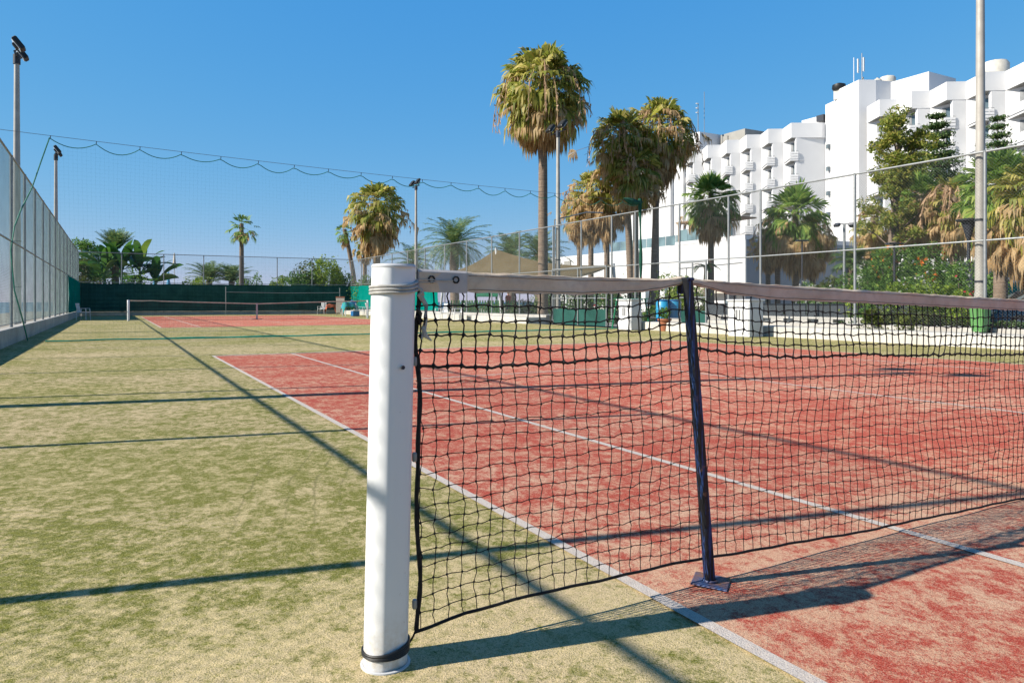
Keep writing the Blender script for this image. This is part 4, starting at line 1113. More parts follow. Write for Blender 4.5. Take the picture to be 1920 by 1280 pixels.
# balconies: one slab + parapet + door, repeated
def balcony_proto():
    o = MB()
    # full width wedge slab, solid long front, banded short return
    o.prism([(.12, -.15), (-1.74, -2.70), (-.95, -3.28), (.12, -3.60)], -.24, 0.)
    ring = [(.10, -.10), (-1.78, -2.66), (-.92, -3.30)]
    for z0, z1 in ((.003, .28), (.35, .60), (.67, .92)):
        for a, b in zip(ring[:-1], ring[1:]):
            d = np.array([b[0]-a[0], b[1]-a[1]]); L = np.linalg.norm(d); nv = np.array([-d[1], d[0]])/L*.06; e = d/L*.02
            zz = (z0, z1) if a[0] < 0 else (z0, z1+.065 if z1 < .9 else z1)
            o.prism([(a[0]-nv[0]+e[0], a[1]-nv[1]+e[1]), (b[0]-nv[0]-e[0], b[1]-nv[1]-e[1]), (b[0]+nv[0]-e[0], b[1]+nv[1]-e[1]), (a[0]+nv[0]+e[0], a[1]+nv[1]+e[1])], zz[0], zz[1])
    ob = o.build('balcony', 'white_wall', hotel)
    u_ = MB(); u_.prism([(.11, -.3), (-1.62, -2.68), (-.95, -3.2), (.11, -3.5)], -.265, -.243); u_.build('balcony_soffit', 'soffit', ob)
    r = MB()
    r.tube([(x_, y_, 1.03) for x_, y_ in ring[1:]], .025, 5)
    for x_, y_ in ring[1:]: r.tube([(x_, y_, .9), (x_, y_, 1.03)], .02, 5)
    r.build('balcony_rail', 'galv', ob)
    g = MB(); g.box((.11, -2.25, 1.22), (.06, 1.7, 2.3)); g.build('glass_door', 'glass', ob)
    c = MB(); c.box((.07, -1.55, 1.2), (.05, .4, 2.2)); c.box((.06, -2.25, 2.38), (.08, 1.8, .07)); c.box((.06, -2.35, 1.2), (.05, .05, 2.3)); c.build('curtain', 'curtain', ob)
    return ob
proto = None
nfl = 7
for bays in (bays_R, bays_L):
    for B in (bays if bays is bays_L else bays[:7]):
        for k in range(nfl):
            z = ZT-4.75-FL*k
            if z < 2.5: continue
            if proto is None: proto = balcony_proto(); o = proto
            else:
                o = proto.copy(); COL.objects.link(o); o.parent = hotel
                for c in [c for c in bpy.data.objects if c.parent == proto]:
                    d = c.copy(); COL.objects.link(d); d.parent = o
            o.location = (0, B-55, z)
# tower and end block
m = MB(); m.prism([rel(p) for p in [(74.8, 60.2), (73.8, 57.6), (83, 55.5), (84, 60.2)]], -.1, 26.9)
m.prism([rel(p) for p in [(73.85, 57.6), (72.45, 53.7), (74.3, 52.7), (84, 50.5), (84, 57.4)]], -.1, 28.1)
m.build('tower', 'white_wall', hotel)
for z in (19.8, 16.9, 13.7, 11.0):
    m = MB(); m.box(rel((74.33, 59.35))+(z+1.4,), (.5, .45, .55), R_(-21)); m.build('small_window', 'glass', hotel)
m = MB(); m.prism([rel(p) for p in [(71.9, 84.0), (71.9, 98.0), (82, 98.0), (82, 84.0)]], -.1, 24.6)
m.prism([rel(p) for p in [(71.2, 86.2), (71.2, 88.2), (72.0, 88.2), (72.0, 86.2)]], -.1, 24.0)
m.build('end_block', 'white_wall', hotel)
m = MB(); m.prism([rel(p) for p in [(73, 81.5), (72.2, 86.5), (80, 86.5), (80, 81.5)]], 24.5, 27.6); m.build('roof_block', 'white_wall', hotel)
m = MB(); m.prism([rel(p) for p in [(77, 76), (77, 81), (82, 81), (82, 76)]], 24.5, 27.4); m.box(rel((76.9, 80))+(26, ), (.1, 1.2, 2), 0); m.build('roof_block', 'soffit', hotel)
for k, (yy, h) in enumerate(((65.5, 25.5), (62.5, 26.0))):
    m = MB(); m.prism([rel(p) for p in [(76, yy-1.6), (76, yy+2.4), (79, yy+2.4), (79, yy-1.6)]], 24.5, h); m.build('roof_block', 'white_wall', hotel)
m = MB(); m.prism([rel(p) for p in [(76.5, 47.5), (76.5, 52.5), (82, 52.5), (82, 47.5)]], 24.5, 28.0); m.build('roof_block', 'white_wall', hotel)
m = MB(); m.box(rel((75.2, 60.9))+(25.3,), (1.2, 1.1, .8)); m.build('roof_vent', 'dark_pole', hotel)
# things on the roof
def tank(x, y, z, r, h, label):
    root = empty('water_tank', (x, y, z), label, 'water tank', 'rooftop water tanks')
    m = MB(); m.lathe([(r*.98, 0), (r, h*.15), (r, h*.8), (r*.85, h*.97), (r*.3, h*1.08), (.01, h*1.1)], (0, 0, 0), 20); m.build('tank_body', 'tank', root, True)
    m = MB(); m.lathe([(.15, 0), (.15, .12)], (0, 0, h*1.06), 12); m.build('lid', 'tank', root, True)
x, y = W(1664, 90); tank(x, y, 28.1, .95, 1.1, 'pale round tank right of the antenna on the tower')
x, y = W(1645, 90); tank(x, y, 28.1, .5, .8, 'small tank close against the antenna foot')
x, y = W(1866, 76); root = tank(x, y, 24.5, 1.3, 1.9, 'big dish topped tank near the right edge of the roof')
x, y = W(1573, 92); c = empty('chimney', (x, y, 26.9), 'small chimney with a black cowl on the tower', 'chimney')
m = MB(); m.box((0, 0, .6), (.9, .9, 1.2)); m.build('stack', 'tank', c)
m = MB(); m.lathe([(.7, 1.2), (.85, 1.5), (.8, 1.9), (.3, 2.1)], (0, 0, 0), 12); m.build('cowl', 'black', c, True)
x, y = W(1616, 89.5); a = empty('antenna_mast', (x, y, 28.1), 'white mobile phone antenna on top of the tower', 'antenna')
m = MB(); m.tube([(0, 0, 0), (0, 0, 3.9)], .05, 8); m.build('mast', 'galv', a, True)
for k, (dx, dz) in enumerate(((-.55, 1.7), (.25, 1.9))):
    m = MB(); m.box((dx*.8, -dx*.4, dz+.6), (.24, .16, 1.75), 0, None, .03); m.build('panel', 'plastic_white', a)
m = MB(); m.tube([(-1.0, .4, 0), (-1.0, .4, 3.3)], .05, 6); m.build('rod', 'plastic_white', a, True)
m = MB(); m.tube([(.1, 0, 0), (.5, .2, 1.0)], .12, 6); m.tube([(0, 0, .2), (.9, .3, .5)], .15, 6); m.build('brace', 'tank', a, True)
x, y = W(1309, 112); a = empty('antenna_mast', (x, y, 27.4), 'slim lattice antenna above the left end of the hotel', 'antenna')
m = MB(); m.tube([(0, 0, 0), (0, 0, 4.6)], .06, 6); m.tube([(.9, -.4, 0), (.9, -.4, 6.4)], .045, 6); m.build('mast', 'galv', a, True)
for dz in (3.0, 3.7, 4.4):
    m = MB(); m.lathe([(.02, 0), (.22, .06), (.24, .14), (.02, .18)], (-.2, 0, dz), 10); m.build('dish', 'plastic_white', a, True)

# podium buildings
def podium(name, pts, z1, label, parts=()):
    root = empty(name, (pts[0][0], pts[0][1], 0), label, 'building', 'low white buildings in front of the hotel')
    m = MB(); m.prism([(p[0]-pts[0][0], p[1]-pts[0][1]) for p in pts], -.1, z1); m.build('walls', 'white_wall', root)
    m = MB(); c = (sum(p[0] for p in pts)/len(pts)-pts[0][0], sum(p[1] for p in pts)/len(pts)-pts[0][1])
    m.prism([((p[0]-pts[0][0]-c[0])*1.004+c[0], (p[1]-pts[0][1]-c[1])*1.004+c[1]) for p in pts], z1-.28, z1+.03); m.build('coping', 'white_wall', root)
    return root
pa = podium('annexe_building', [(39, 40.6), (39, 49.1), (60, 49.1), (60, 40.6)], 6.55, 'tall white annexe with a blue glass balcony on its roof')
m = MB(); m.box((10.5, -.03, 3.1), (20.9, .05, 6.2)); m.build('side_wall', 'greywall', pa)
m = MB()
for yy in np.arange(2.2, 8.4, 1.1): m.box((.3, yy, 7.2), (.04, 1.0, 1.0))
m.build('glass_balustrade', 'balglass', pa)
m = MB(); m.box((1.5, 5.0, 8.35), (3.2, 6.8, .12))
for yy in (1.8, 5, 8.2): m.box((.1, yy, 7.5), (.1, .1, 1.9))
m.build('roof_canopy', 'timber', pa)
m = MB(); m.box((-.35, 4.3, 2.05), (1.1, 8.4, .5), 0, Matrix.Rotation(R_(-8), 3, 'Y')); m.build('lower_awning', 'awning', pa)
for yy, ww, zz, hh in ((1.6, 1.2, 1.0, 1.6), (4.2, 1.2, 1.0, 1.6), (6.6, 1.2, 1.0, 1.6)):
    m = MB(); m.box((-.02, yy, zz), (.08, ww, hh)); m.build('window', 'glass', pa)
m = MB(); m.tube([(-.04, .3, 4.3), (-.04, 7.9, 4.1)], .035, 6); m.tube([(-.04, 7.0, 4.1), (-.04, 7.0, 1.9)], .03, 6); m.build('wall_pipe', 'galv', pa, True)
pb = podium('annexe_building', [(41.6, 49.25), (41.6, 75), (60, 75), (60, 49.25)], 6.55, 'long low white annexe behind the brown palm clump')
m = MB()
for yy in np.arange(.8, 14, 1.5): m.box((.3, yy, 7.15), (.04, 1.4, .95))
m.build('glass_balustrade', 'balglass', pb)
for yy, zz, ww, hh in ((9, 4.2, 1.2, 4.6), (22, 3.4, 1.4, 5.2)):
    m = MB(); m.box((-.06, yy, zz), (.12, ww, hh)); m.build('pilaster', 'soffit', pb)
m = MB(); m.tube([(-.05, .5, 3.2), (-.05, 24, 3.1)], .05, 6); m.build('wall_pipe', 'galv', pb, True)
for yy in (3.5, 6.5, 12.5, 16):
    m = MB(); m.box((-.02, yy, 1.5), (.08, 1.6, 1.9)); m.build('window', 'glass', pb)
pc = podium('annexe_building', [(52, 26), (52, 40.4), (66, 40.4), (66, 20)], 5.0, 'white annexe with an arched doorway behind the shrubs')
m = MB(); m.add([(-.05, y_, z_) for y_, z_ in [(4.6, 0), (8.4, 0), (8.4, 1.8), (8.0, 2.8), (7.2, 3.4), (6.5, 3.5), (5.8, 3.4), (5.0, 2.8), (4.6, 1.8)]], [tuple(range(9))[::-1]]); m.build('arched_door', 'glass', pc)
x, y = W(1900, 36); sg = podium('kiosk_building', [(x-3.6, y-1.2), (x-3.6, y+5), (x+3.6, y+5), (x+3.6, y-1.2)], 2.9, 'small white kiosk seen between the two right palms')
m = MB(); m.box((3.0, -.06, 1.3), (5.6, .1, 1.2)); m.box((-.05, 3, 1.3), (.1, 5, 1.2)); m.build('teal_shutter', 'screen', sg)

# ------------------------------------------------------------------ shade sail
x0, y0 = W(934, 47)
ss = empty('shade_sail', (x0, y0, 0), 'olive shade sail stretched behind the right fence', 'shade sail')
N = 16; vs = []
A = np.array([*W(930, 47), Z(468, 47)]); Bp = np.array([*W(1150, 40), Z(497, 40)]); Cp = np.array([*W(834, 50), Z(512, 50)]); Dp = np.array([*W(1060, 36), Z(523, 36)]); 
for i in range(N+1):
    for j in range(N+1):
        s, t = i/N, j/N
        p = A*(1-s)*(1-t)+Bp*s*(1-t)+Cp*(1-s)*t+Dp*s*t
        sag = .75*math.sin(s*PI)*(1-t)**1+.5*math.sin(t*PI)*(1-s)+.25*math.sin(t*PI)*s
        p = p-np.array([0, 0, sag*.55+.3*math.sin(s*PI)*math.sin(t*PI)])
        vs.append(p-np.array([x0, y0, 0]))
fs = [(i*(N+1)+j, (i+1)*(N+1)+j, (i+1)*(N+1)+j+1, i*(N+1)+j+1) for i in range(N) for j in range(N)]
vs2 = [v_+np.array([0, 0, .02]) for v_ in vs]; q = len(vs)
m = MB(); m.add(vs+vs2, fs+[tuple(k+q for k in f[::-1]) for f in fs]); m.build('sail', 'sail', ss, True)
for P_, ln_ in ((A, (.25, -.3)), (Bp, (.3, 0)), (Cp, (-.3, .2)), (Dp, (0, -.2))):
    b = P_-np.array([x0, y0, 0]); m = MB(); m.tube([(b[0]+ln_[0], b[1]+ln_[1], 0), (b[0], b[1], b[2]+.1)], .085, 10); m.build('support_pole', 'plastic_white', ss, True)

# ------------------------------------------------------------------ street lamps
def lamp(u, vtop, F, label, kind):
    x, y = W(u, F); H = Z(vtop, F); root = empty('street_lamp', (x, y, 0), label, 'street lamp', 'lamp posts behind the right fence')
    if kind == 'twin':
        m = MB(); m.tube([(0, 0, 0), (0, 0, H)], .05, 8); m.build('pole', 'galv', root, True)
        d = np.array([CS, -SN]); m = MB(); m.tube([(-d[0]*.3, -d[1]*.3, H), (d[0]*.3, d[1]*.3, H)], .02, 6); m.build('arm', 'galv', root, True)
        for s in (-1, 1):
            m = MB(); m.box((d[0]*.28*s, d[1]*.28*s, H-.04), (.24, .2, .12), R_(20), Matrix.Rotation(R_(18*s), 3, 'Y'), .02); m.build('lamp_head', 'dark_pole', root)
    elif kind == 'cone':
        m = MB(); m.tube([(0, 0, 0), (0, 0, H*.45), (0, 0, H-.55)], [.06, .06, .045], 8); m.build('pole', 'dark_pole', root, True)
        m = MB(); m.lathe([(.05, -.6), (.20, -.05), (.34, -.02), (.35, .03), (.05, .07)], (0, 0, H), 16); m.build('shade', 'dark_pole', root, True)
        m = MB(); m.box((0.02, 0, H*.42), (.16, .16, 1.1), 0, None, .02); m.build('control_box', 'galv', root)
    else:
        m = MB(); m.tube([(0, 0, 0), (0, 0, H)], .035, 8); m.build('pole', 'dark_pole', root, True)
        m = MB(); m.box((0, 0, H+.02), (.5, .3, .06), -YAW, None, .015); m.build('lamp_head', 'dark_pole', root)
lamp(1583, 420, 27.6, 'grey lamp post with two small box heads on a crossbar', 'twin')
lamp(1816, 413, 22, 'dark lamp post with a wide tapering shade beside the thick mast', 'cone')
lamp(1677, 458, 25, 'thin flat topped lamp post right of the thick tree', 'flat')
lamp(1504, 452, 32, 'thin flat topped lamp post under the broad palm', 'flat')
# long light arm in front of the brown clump
x, y = W(1130, 34); al = empty('street_lamp', (x, y, 0), 'slim lamp with a long bent arm reaching left over the fence', 'street lamp', 'lamp posts behind the right fence')
xa, ya = W(1040, 33); xb, yb = W(1100, 33.6)
m = MB(); m.tube([(xa-x, ya-y, Z(412, 33)), (xb-x, yb-y, Z(398, 33.6)), (0, 0, Z(399, 34))], .035, 6); m.build('arm', 'galv', al, True)
m = MB(); m.tube([(xa-x, ya-y, Z(412, 33)), (xa-x-.02, ya-y, 0)], .03, 6); m.build('pole', 'galv', al, True)

# ------------------------------------------------------------------ chairs, bins, cabinets
def chair(x, y, rz, label, loc_z=0.):
    root = empty('plastic_chair', (x, y, loc_z), label, 'chair', 'white plastic armchairs', rz)
    m = MB(); m.box((0, 0, .42), (.46, .46, .035), 0, None, .012); m.build('seat', 'plastic_white', root)
    b = MB(); rot = Matrix.Rotation(R_(-12), 3, 'X')
    for k in range(6):
        xx = -.19+k*.076; b.box((xx, .27, .66), (.045, .018, .44), 0, rot)
    b.box((0, .31, .885), (.48, .03, .07), 0, rot, .012); b.box((0, .235, .46), (.46, .03, .05), 0, rot); b.build('backrest', 'plastic_white', root)
    for s in (-1, 1):
        a = MB(); a.box((s*.26, .0, .64), (.05, .46, .03), 0, None, .01); a.build('armrest', 'plastic_white', root)
        for yy, top in ((-.22, .63), (.22, .63)):
            l = MB(); l.tube([(s*.29, yy*1.12, 0), (s*.26, yy, top)], [.018, .024], 6); l.build('leg', 'plastic_white', root, True)
    return root
x, y = W(151, 42.5); ch = chair(-8.55, 43.4, R_(70), 'white plastic chair alone in the far left corner')
def addchair(u, F, rz, label, z=0.):
    x, y = W(u, F); return copy_tree(ch, label, (x, y, z), R_(rz))
addchair(604, 58.0, -40, 'plastic chair before the dark far screen')
addchair(676, 50, 60, 'plastic chair left of the post, right of the toy table')
addchair(695, 46, 80, 'plastic chair partly hidden by the near net post')
addchair(828, 38.5, -80, 'left plastic chair of the pair beside the pale wall')
addchair(858, 37.8, -100, 'right plastic chair of the pair beside the pale wall')
# table with towels
x, y = W(655, 50); tb = empty('plastic_table', (x, y, 0), 'white plastic table loaded with towels in the far right corner', 'table')
m = MB(); m.box((0, 0, .72), (.9, .9, .04), .3, None, .015); m.build('table_top', 'plastic_white', tb)
for a, b in ((-.38, -.38), (.38, -.38), (.38, .38), (-.38, .38)):
    m = MB(); m.tube([(a, b, 0), (a*.9, b*.9, .72)], .03, 6); m.build('leg', 'plastic_white', tb, True)
def cloth(x, y, z, s, mat, label, seed):
    g = np.random.default_rng(seed); m = MB(); n = 12; vs = []
    for t in (0, 1):
        for i in range(n+1):
            for j in range(n+1):
                a, b = (i/n-.5)*s[0], (j/n-.5)*s[1]; e = max(0, abs(a)-s[0]*.33)*2.2+max(0, abs(b)-s[1]*.33)*2.2
                vs.append((a, b, s[2]*(1-(2*a/s[0])**2*.5)+.05*math.sin(a*11+seed)*math.cos(b*9)-e-t*.02))
    q = (n+1)**2; fs = [(i*(n+1)+j, (i+1)*(n+1)+j, (i+1)*(n+1)+j+1, i*(n+1)+j+1) for i in range(n) for j in range(n)]
    m.add(vs, fs+[tuple(k+q for k in f[::-1]) for f in fs]); o = m.build('towel', mat, None, True); o.location = (x, y, z)
    return tag(o, label, 'towel')
cloth(x-.15, y-.2, .76, (.9, .8, .22), 'toycolour', 'green and blue towel draped over the far table', 1)
cloth(x+.25, y+.1, .80, (.6, .6, .28), 'blue', 'bright blue towel bundle on top of the far table', 2)
x, y = W(620, 58.5); o = cloth(x, y, .55, (1.1, .6, .25), 'orange', 'red orange cloth hung low before the dark far screen', 3)
x, y = W(666, 49); cb = empty('cool_box', (x, y, 0), 'dark blue cool box beside the far table', 'cool box')
m = MB(); m.box((0, 0, .2), (.5, .35, .36), .2, None, .03); m.build('box', 'blue', cb); m = MB(); m.box((0, 0, .40), (.53, .38, .06), .2, None, .02); m.build('lid', 'plastic_white', cb)
x, y = W(638, 52); bd = empty('notice_board', (x, y, 0), 'cream board on legs left of the towel table', 'board')
m = MB(); m.box((0, 0, .75), (.6, .04, 1.1), -.4, None, .01); m.build('panel', 'awning', bd)
m = MB(); m.box((0, 0, 1.34), (.64, .06, .08), -.4); m.build('top_trim', 'terracotta', bd)
for s in (-.25, .25):
    m = MB(); m.tube([(s*.92, -s*.4, 0), (s*.92, -s*.4, .3)], .02, 6); m.build('leg', 'galv', bd, True)

# green wheelie bin on the ledge
x, y = W(1838, 16.35)
bn = empty('wheelie_bin', (x, y, .29), 'light green bin standing on the pale wall beside the thick mast', 'bin')
def taper(mb, z0, z1, a0, b0, a1, b1):
    vs = []
    for z, a, b in ((z0, a0, b0), (z1, a1, b1)):
        for sx, sy in ((-1, -.8), (-.8, -1), (.8, -1), (1, -.8), (1, .8), (.8, 1), (-.8, 1), (-1, .8)): vs.append((sx*a, sy*b, z))
    mb.add(vs, [(i, (i+1) % 8, 8+(i+1) % 8, 8+i) for i in range(8)]+[tuple(range(7, -1, -1)), tuple(range(8, 16))])
m = MB(); taper(m, .03, .62, .135, .13, .175, .17)
for k in (-.08, 0, .08): m.box((-.163, k, .33), (.012, .02, .5), 0, Matrix.Rotation(R_(-4.8), 3, 'Y'))
m.build('bin_body', 'green_plastic', bn)
m = MB(); taper(m, .622, .66, .195, .19, .19, .185); taper(m, .661, .70, .175, .17, .10, .10); m.build('lid', 'green_plastic', bn)
for s in (-1, 1):
    m = MB(); m.tube([(.13, s*.13, .05), (.13, s*.17, .05)], .05, 12); m.build('wheel', 'tyre', bn, True)

def cabinet(u, F, w_, d_, h, label, z=0.):
    x, y = W(u, F); root = empty('metal_cabinet', (x, y, z), label, 'cabinet', 'white service cabinets beside the right wall')
    m = MB(); m.box((0, 0, h/2), (d_, w_, h), 0, None, .012); m.build('cabinet_body', 'cabinet', root)
    m = MB(); m.box((0, 0, h+.025), (d_+.08, w_+.08, .05), 0, None, .01); m.build('cap', 'cabinet', root)
    for s in (-1, 1):
        m = MB(); m.box((-d_/2-.008, s*w_*.245, h*.5), (.014, w_*.45, h*.84), 0, None, .004); dr = m.build('door', 'cabinet', root)
        m = MB(); m.box((-d_/2-.02, s*w_*.07, h*.62), (.02, .02, .28)); m.build('handle', 'black', dr)
cabinet(1180, 25.7, .8, .45, 1.05, 'white cabinet by the gate opening')
cabinet(1398, 20.7, .80, .55, 1.02, 'white cabinet on the right of the navy stick')
# slim green table frame
x, y = W(1183, 27.0); gt = empty('green_table', (x, y, 0), 'thin green table frame behind the gate cabinet', 'table')
m = MB(); m.box((0, 0, 1.12), (1.2, .7, .03), -YAW); m.build('table_top', 'playgreen', gt)
for a, b in ((-.5, -.3), (.5, -.3), (.5, .3), (-.5, .3)):
    m = MB(); m.tube([(a*1.2, b*1.2, 0), (a*.9, b*.9, 1.12)], .03, 6); m.build('leg', 'playgreen', gt, True)
# blue drums and the terracotta pot
for k, (u, lb) in enumerate(((1243, 'left blue plastic drum behind the net'), (1264, 'right blue plastic drum, beside the navy stick'))):
    x, y = W(u, 26.3+.2*k); root = empty('plastic_drum', (x, y, -.02), lb, 'drum', 'blue plastic drums by the right fence')
    m = MB(); m.lathe([(.22, 0), (.25, .05), (.25, .30), (.265, .33), (.25, .36), (.25, .70), (.265, .73), (.25, .76), (.25, 1.0), (.20, 1.06)], (0, 0, 0), 20); m.build('drum_body', 'bluelight', root, True)
    m = MB(); m.lathe([(.235, 0), (.235, .04), (.05, .06)], (0, 0, 1.05), 20); m.build('lid', 'blue', root, True)
x, y = W(1246, 24.6); pt = empty('plant_pot', (x, y, 0), 'terracotta pot in front of the left blue drum', 'plant pot')
m = MB(); m.lathe([(.14, 0), (.2, .35), (.24, .36), (.24, .42), (.2, .42)], (0, 0, .0), 18); m.build('pot', 'terracotta', pt, True)
m = MB(); g = np.random.default_rng(9); leaves(m, blob((0, 0, .62), (.22, .22, .22), 200, g), .06, g); m.build('plant', 'bush', pt)
# slate screen and the pale low wall with openings
x, y = W(1500, 23.6); d = 3.6
sl = empty('slate_panel_fence', (x, y, 0), 'dark slate coloured panel fence low behind the wire fence', 'fence')
m = MB()
for k in range(9): m.box((.0, -3.4+k*.9, .68), (.05, .86, .52), 0, None, .01)
m.build('panels', 'screen_lines', sl)
for k in range(4):
    m = MB(); m.box((.06, -3.6+k*2.4, .45), (.06, .06, .9)); m.build('post', 'galv', sl)
lw = empty('openwork_wall', (x-1.0, y, 0), 'low pale blue wall pierced by square dark openings', 'wall')
m = MB()
for k in range(9):
    m.box((0, -3.6+k*.9, .33), (.18, .5, .30))
m.box((0, 0, .10), (.2, 8.2, .2)); m.box((0, 0, .51), (.2, 8.2, .06)); m.build('blocks', 'concrete_pale', lw)
x, y = W(1340, 27); gw = MB(); gw.box((0, 0, .28), (.3, 9, .58), 0, None, .01); gw = gw.build('garden_wall', 'screen_lines'); gw.location = (x, y, 0); tag(gw, 'grey rendered garden wall below the clipped hedge', 'wall')

# picket fence and playground
x, y = W(905, 47); pk = empty('picket_fence', (x, y, 0), 'green picket fence beyond the pale wall', 'fence', rz=0)
m = MB()
for k in range(26):
    t = (k-13)*.17; m.box((t*CS, -t*SN, .55), (.09, .025, 1.1), -YAW)
m.build('pickets', 'pickets', pk)
m = MB(); m.box((0, .03, .85), (4.6, .04, .07), -YAW); m.box((0, .03, .3), (4.6, .04, .07), -YAW); m.build('rails', 'pickets', pk)
x, y = W(912, 53); pl = empty('play_frame', (x, y, 0), 'green playground arch with a curved roof', 'play equipment', rz=-YAW)
for s in (-.75, .75):
    m = MB(); m.tube([(s*(1-.0), yy, zz) for yy, zz in [(-.5, 0), (-.5, 1.0), (-.35, 1.45), (0, 1.65), (.35, 1.45), (.5, 1.0), (.5, 0)]], .07, 8); m.build('arch', 'playgreen', pl, True)
m = MB(); a = np.linspace(-1.2, 1.2, 9); vs = [(s, .62*math.sin(q_), 1.15+.72*math.cos(q_)) for s in (-.85, .85) for q_ in a]
m.add(vs, [(i, i+1, 9+i+1, 9+i) for i in range(8)]); m.add([(v_[0], v_[1], v_[2]-.04) for v_ in vs], [(i, 9+i, 9+i+1, i+1) for i in range(8)]); m.build('roof', 'playgreen', pl)
m = MB(); m.box((1.5, 0, .55), (1.5, .55, .05), 0, Matrix.Rotation(R_(35), 3, 'Y')); m.box((1.5, .28, .62), (1.5, .04, .2), 0, Matrix.Rotation(R_(35), 3, 'Y')); m.box((1.5, -.28, .62), (1.5, .04, .2), 0, Matrix.Rotation(R_(35), 3, 'Y')); m.build('slide', 'blue', pl)

# closed parasols beyond the far fence
for k, (u, F, vt, mt, lb) in enumerate(((290, 74, 511, 'bluelight', 'left folded blue parasol above the far screen'), (316, 74, 509, 'bluelight', 'right folded blue parasol above the far screen'), (327, 72, 474, 'awning', 'tall folded cream parasol above the far screen'))):
    x, y = W(u, F); H = Z(vt, F); root = empty('parasol', (x, y, 0), lb, 'parasol', 'folded parasols on the shore')
    m = MB(); m.tube([(0, 0, 0), (0, 0, H)], .05, 6); m.build('pole', 'plastic_white', root, True)
    m = MB(); m.lathe([(.04, 0), (.08, -.25), (.14, -1.0), (.26, -1.5), (.18, -1.55)], (0, 0, H), 10); m.build('folded_canopy', mt, root, True)

# ------------------------------------------------------------------ person
def person(u, F, label):
    x, y = W(u, F); root = empty('person', (x, y, 0), label, 'person', rz=R_(20))
    J = {'pel': (0, 0, .95, .13, .10), 'bel': (0, 0, 1.10, .12, .09), 'che': (0, 0, 1.30, .15, .10), 'nek': (0, .01, 1.47, .055, .055), 'hd0': (0, -.01, 1.56, .07, .08), 'hd1': (0, -.01, 1.66, .085, .10), 'hd2': (0, 0, 1.73, .05, .06)}
    E_ = [('pel', 'bel'), ('bel', 'che'), ('che', 'nek'), ('nek', 'hd0'), ('hd0', 'hd1'), ('hd1', 'hd2')]
    for s, n_ in ((-1, 'l'), (1, 'r')):
        J.update({'sh'+n_: (s*.19, 0, 1.40, .06, .06), 'el'+n_: (s*.25, .02, 1.12, .042, .042), 'wr'+n_: (s*.26, -.08, .88, .028, .028), 'pa'+n_: (s*.26, -.10, .81, .035, .018),
                  'hi'+n_: (s*.10, 0, .90, .09, .09), 'kn'+n_: (s*.11, -.02-.08*s, .50, .06, .06), 'an'+n_: (s*.11, .06*s, .09, .04, .04), 'fo'+n_: (s*.12, .06*s-.15, .03, .04, .03)})
        E_ += [('che', 'sh'+n_), ('sh'+n_, 'el'+n_), ('el'+n_, 'wr'+n_), ('wr'+n_, 'pa'+n_), ('pel', 'hi'+n_), ('hi'+n_, 'kn'+n_), ('kn'+n_, 'an'+n_), ('an'+n_, 'fo'+n_)]
        for f in range(5):
            if f < 4: p = (s*.26+(f-1.5)*.0*s, -.125+f*.016, .735+.006*abs(f-1.5), .008, .008)
            else: p = (s*.235, -.14, .80, .009, .009)
            J['f%d%s' % (f, n_)] = p; E_.append(('pa'+n_, 'f%d%s' % (f, n_)))
    names = list(J); me = bpy.data.meshes.new('body'); me.from_pydata([J[k][:3] for k in names], [(names.index(a), names.index(b)) for a, b in E_], [])
    o = bpy.data.objects.new('body', me); COL.objects.link(o); o.parent = root
    md = o.modifiers.new('skin', 'SKIN'); 
    for i, k in enumerate(names): me.skin_vertices[0].data[i].radius = J[k][3:]
    me.skin_vertices[0].data[0].use_root = True
    o.modifiers.new('sub', 'SUBSURF').levels = 1; me.materials.append(M['skin'])
    m = MB(); m.lathe([(.17, .92), (.165, 1.05), (.185, 1.25), (.20, 1.38), (.12, 1.45), (.07, 1.47)], (0, 0, 0), 18, False)
    for v_ in m.v: v_[:, 1] *= .72
    for s in (-1, 1): m.tube([(s*.15, 0, 1.40), (s*.235, .01, 1.24)], [.085, .07], 10)
    m.build('shirt', 'redcloth', root, True)
    m = MB()
    for s in (-1, 1): m.tube([(s*.08, 0, .98), (s*.105, -.01-.04*s, .72), (s*.115, -.02-.08*s, .48)], [.115, .10, .09], 12)
    m.build('shorts', 'darkcloth', root, True)
    m = MB(); m.lathe([(.10, 1.62), (.112, 1.68), (.105, 1.74), (.06, 1.785), (.01, 1.79)], (0, .02, 0), 14); m.build('hair', 'hair', root, True)
person(953, 49.5, 'person in a red top behind the dark hedge, left of the lamp mast')

# ------------------------------------------------------------------ car
x, y = W(1955, 23.0); car = empty('parked_car', (x, y, -.015), 'dark blue parked car cut by the right edge of the picture', 'car', rz=-YAW)
prof = [(-2.1, .30), (-2.15, .62), (-2.0, .82), (-1.1, .96), (-.45, 1.36), (.55, 1.42), (1.35, 1.20), (1.95, .98), (2.12, .62), (2.08, .30)]
def extrude(mb, prof, w0, w1s):
    n = len(prof); vs = []
    for s, k in ((-1, 0), (-1, 1), (1, 1), (1, 0)):
        for i, (a, z) in enumerate(prof):
            ww = w0*(1 if k else .93)*(w1s[i]); vs.append((a, s*(ww if k else ww+.04), z+(0 if k else 0)))
    vs = []
    for s in (-1, -.82, .82, 1):
        for i, (a, z) in enumerate(prof): vs.append((a*(1 if abs(s) < 1 else .985), s*w0*w1s[i], z-(0 if abs(s) < 1 else .03)))
    fs = []
    for k in range(3):
        for i in range(n-1): fs.append((k*n+i, k*n+i+1, (k+1)*n+i+1, (k+1)*n+i))
        fs.append((k*n+n-1, k*n, (k+1)*n, (k+1)*n+n-1))
    fs.append(tuple(range(n))); fs.append(tuple(3*n+i for i in range(n-1, -1, -1))); mb.add(vs, fs)
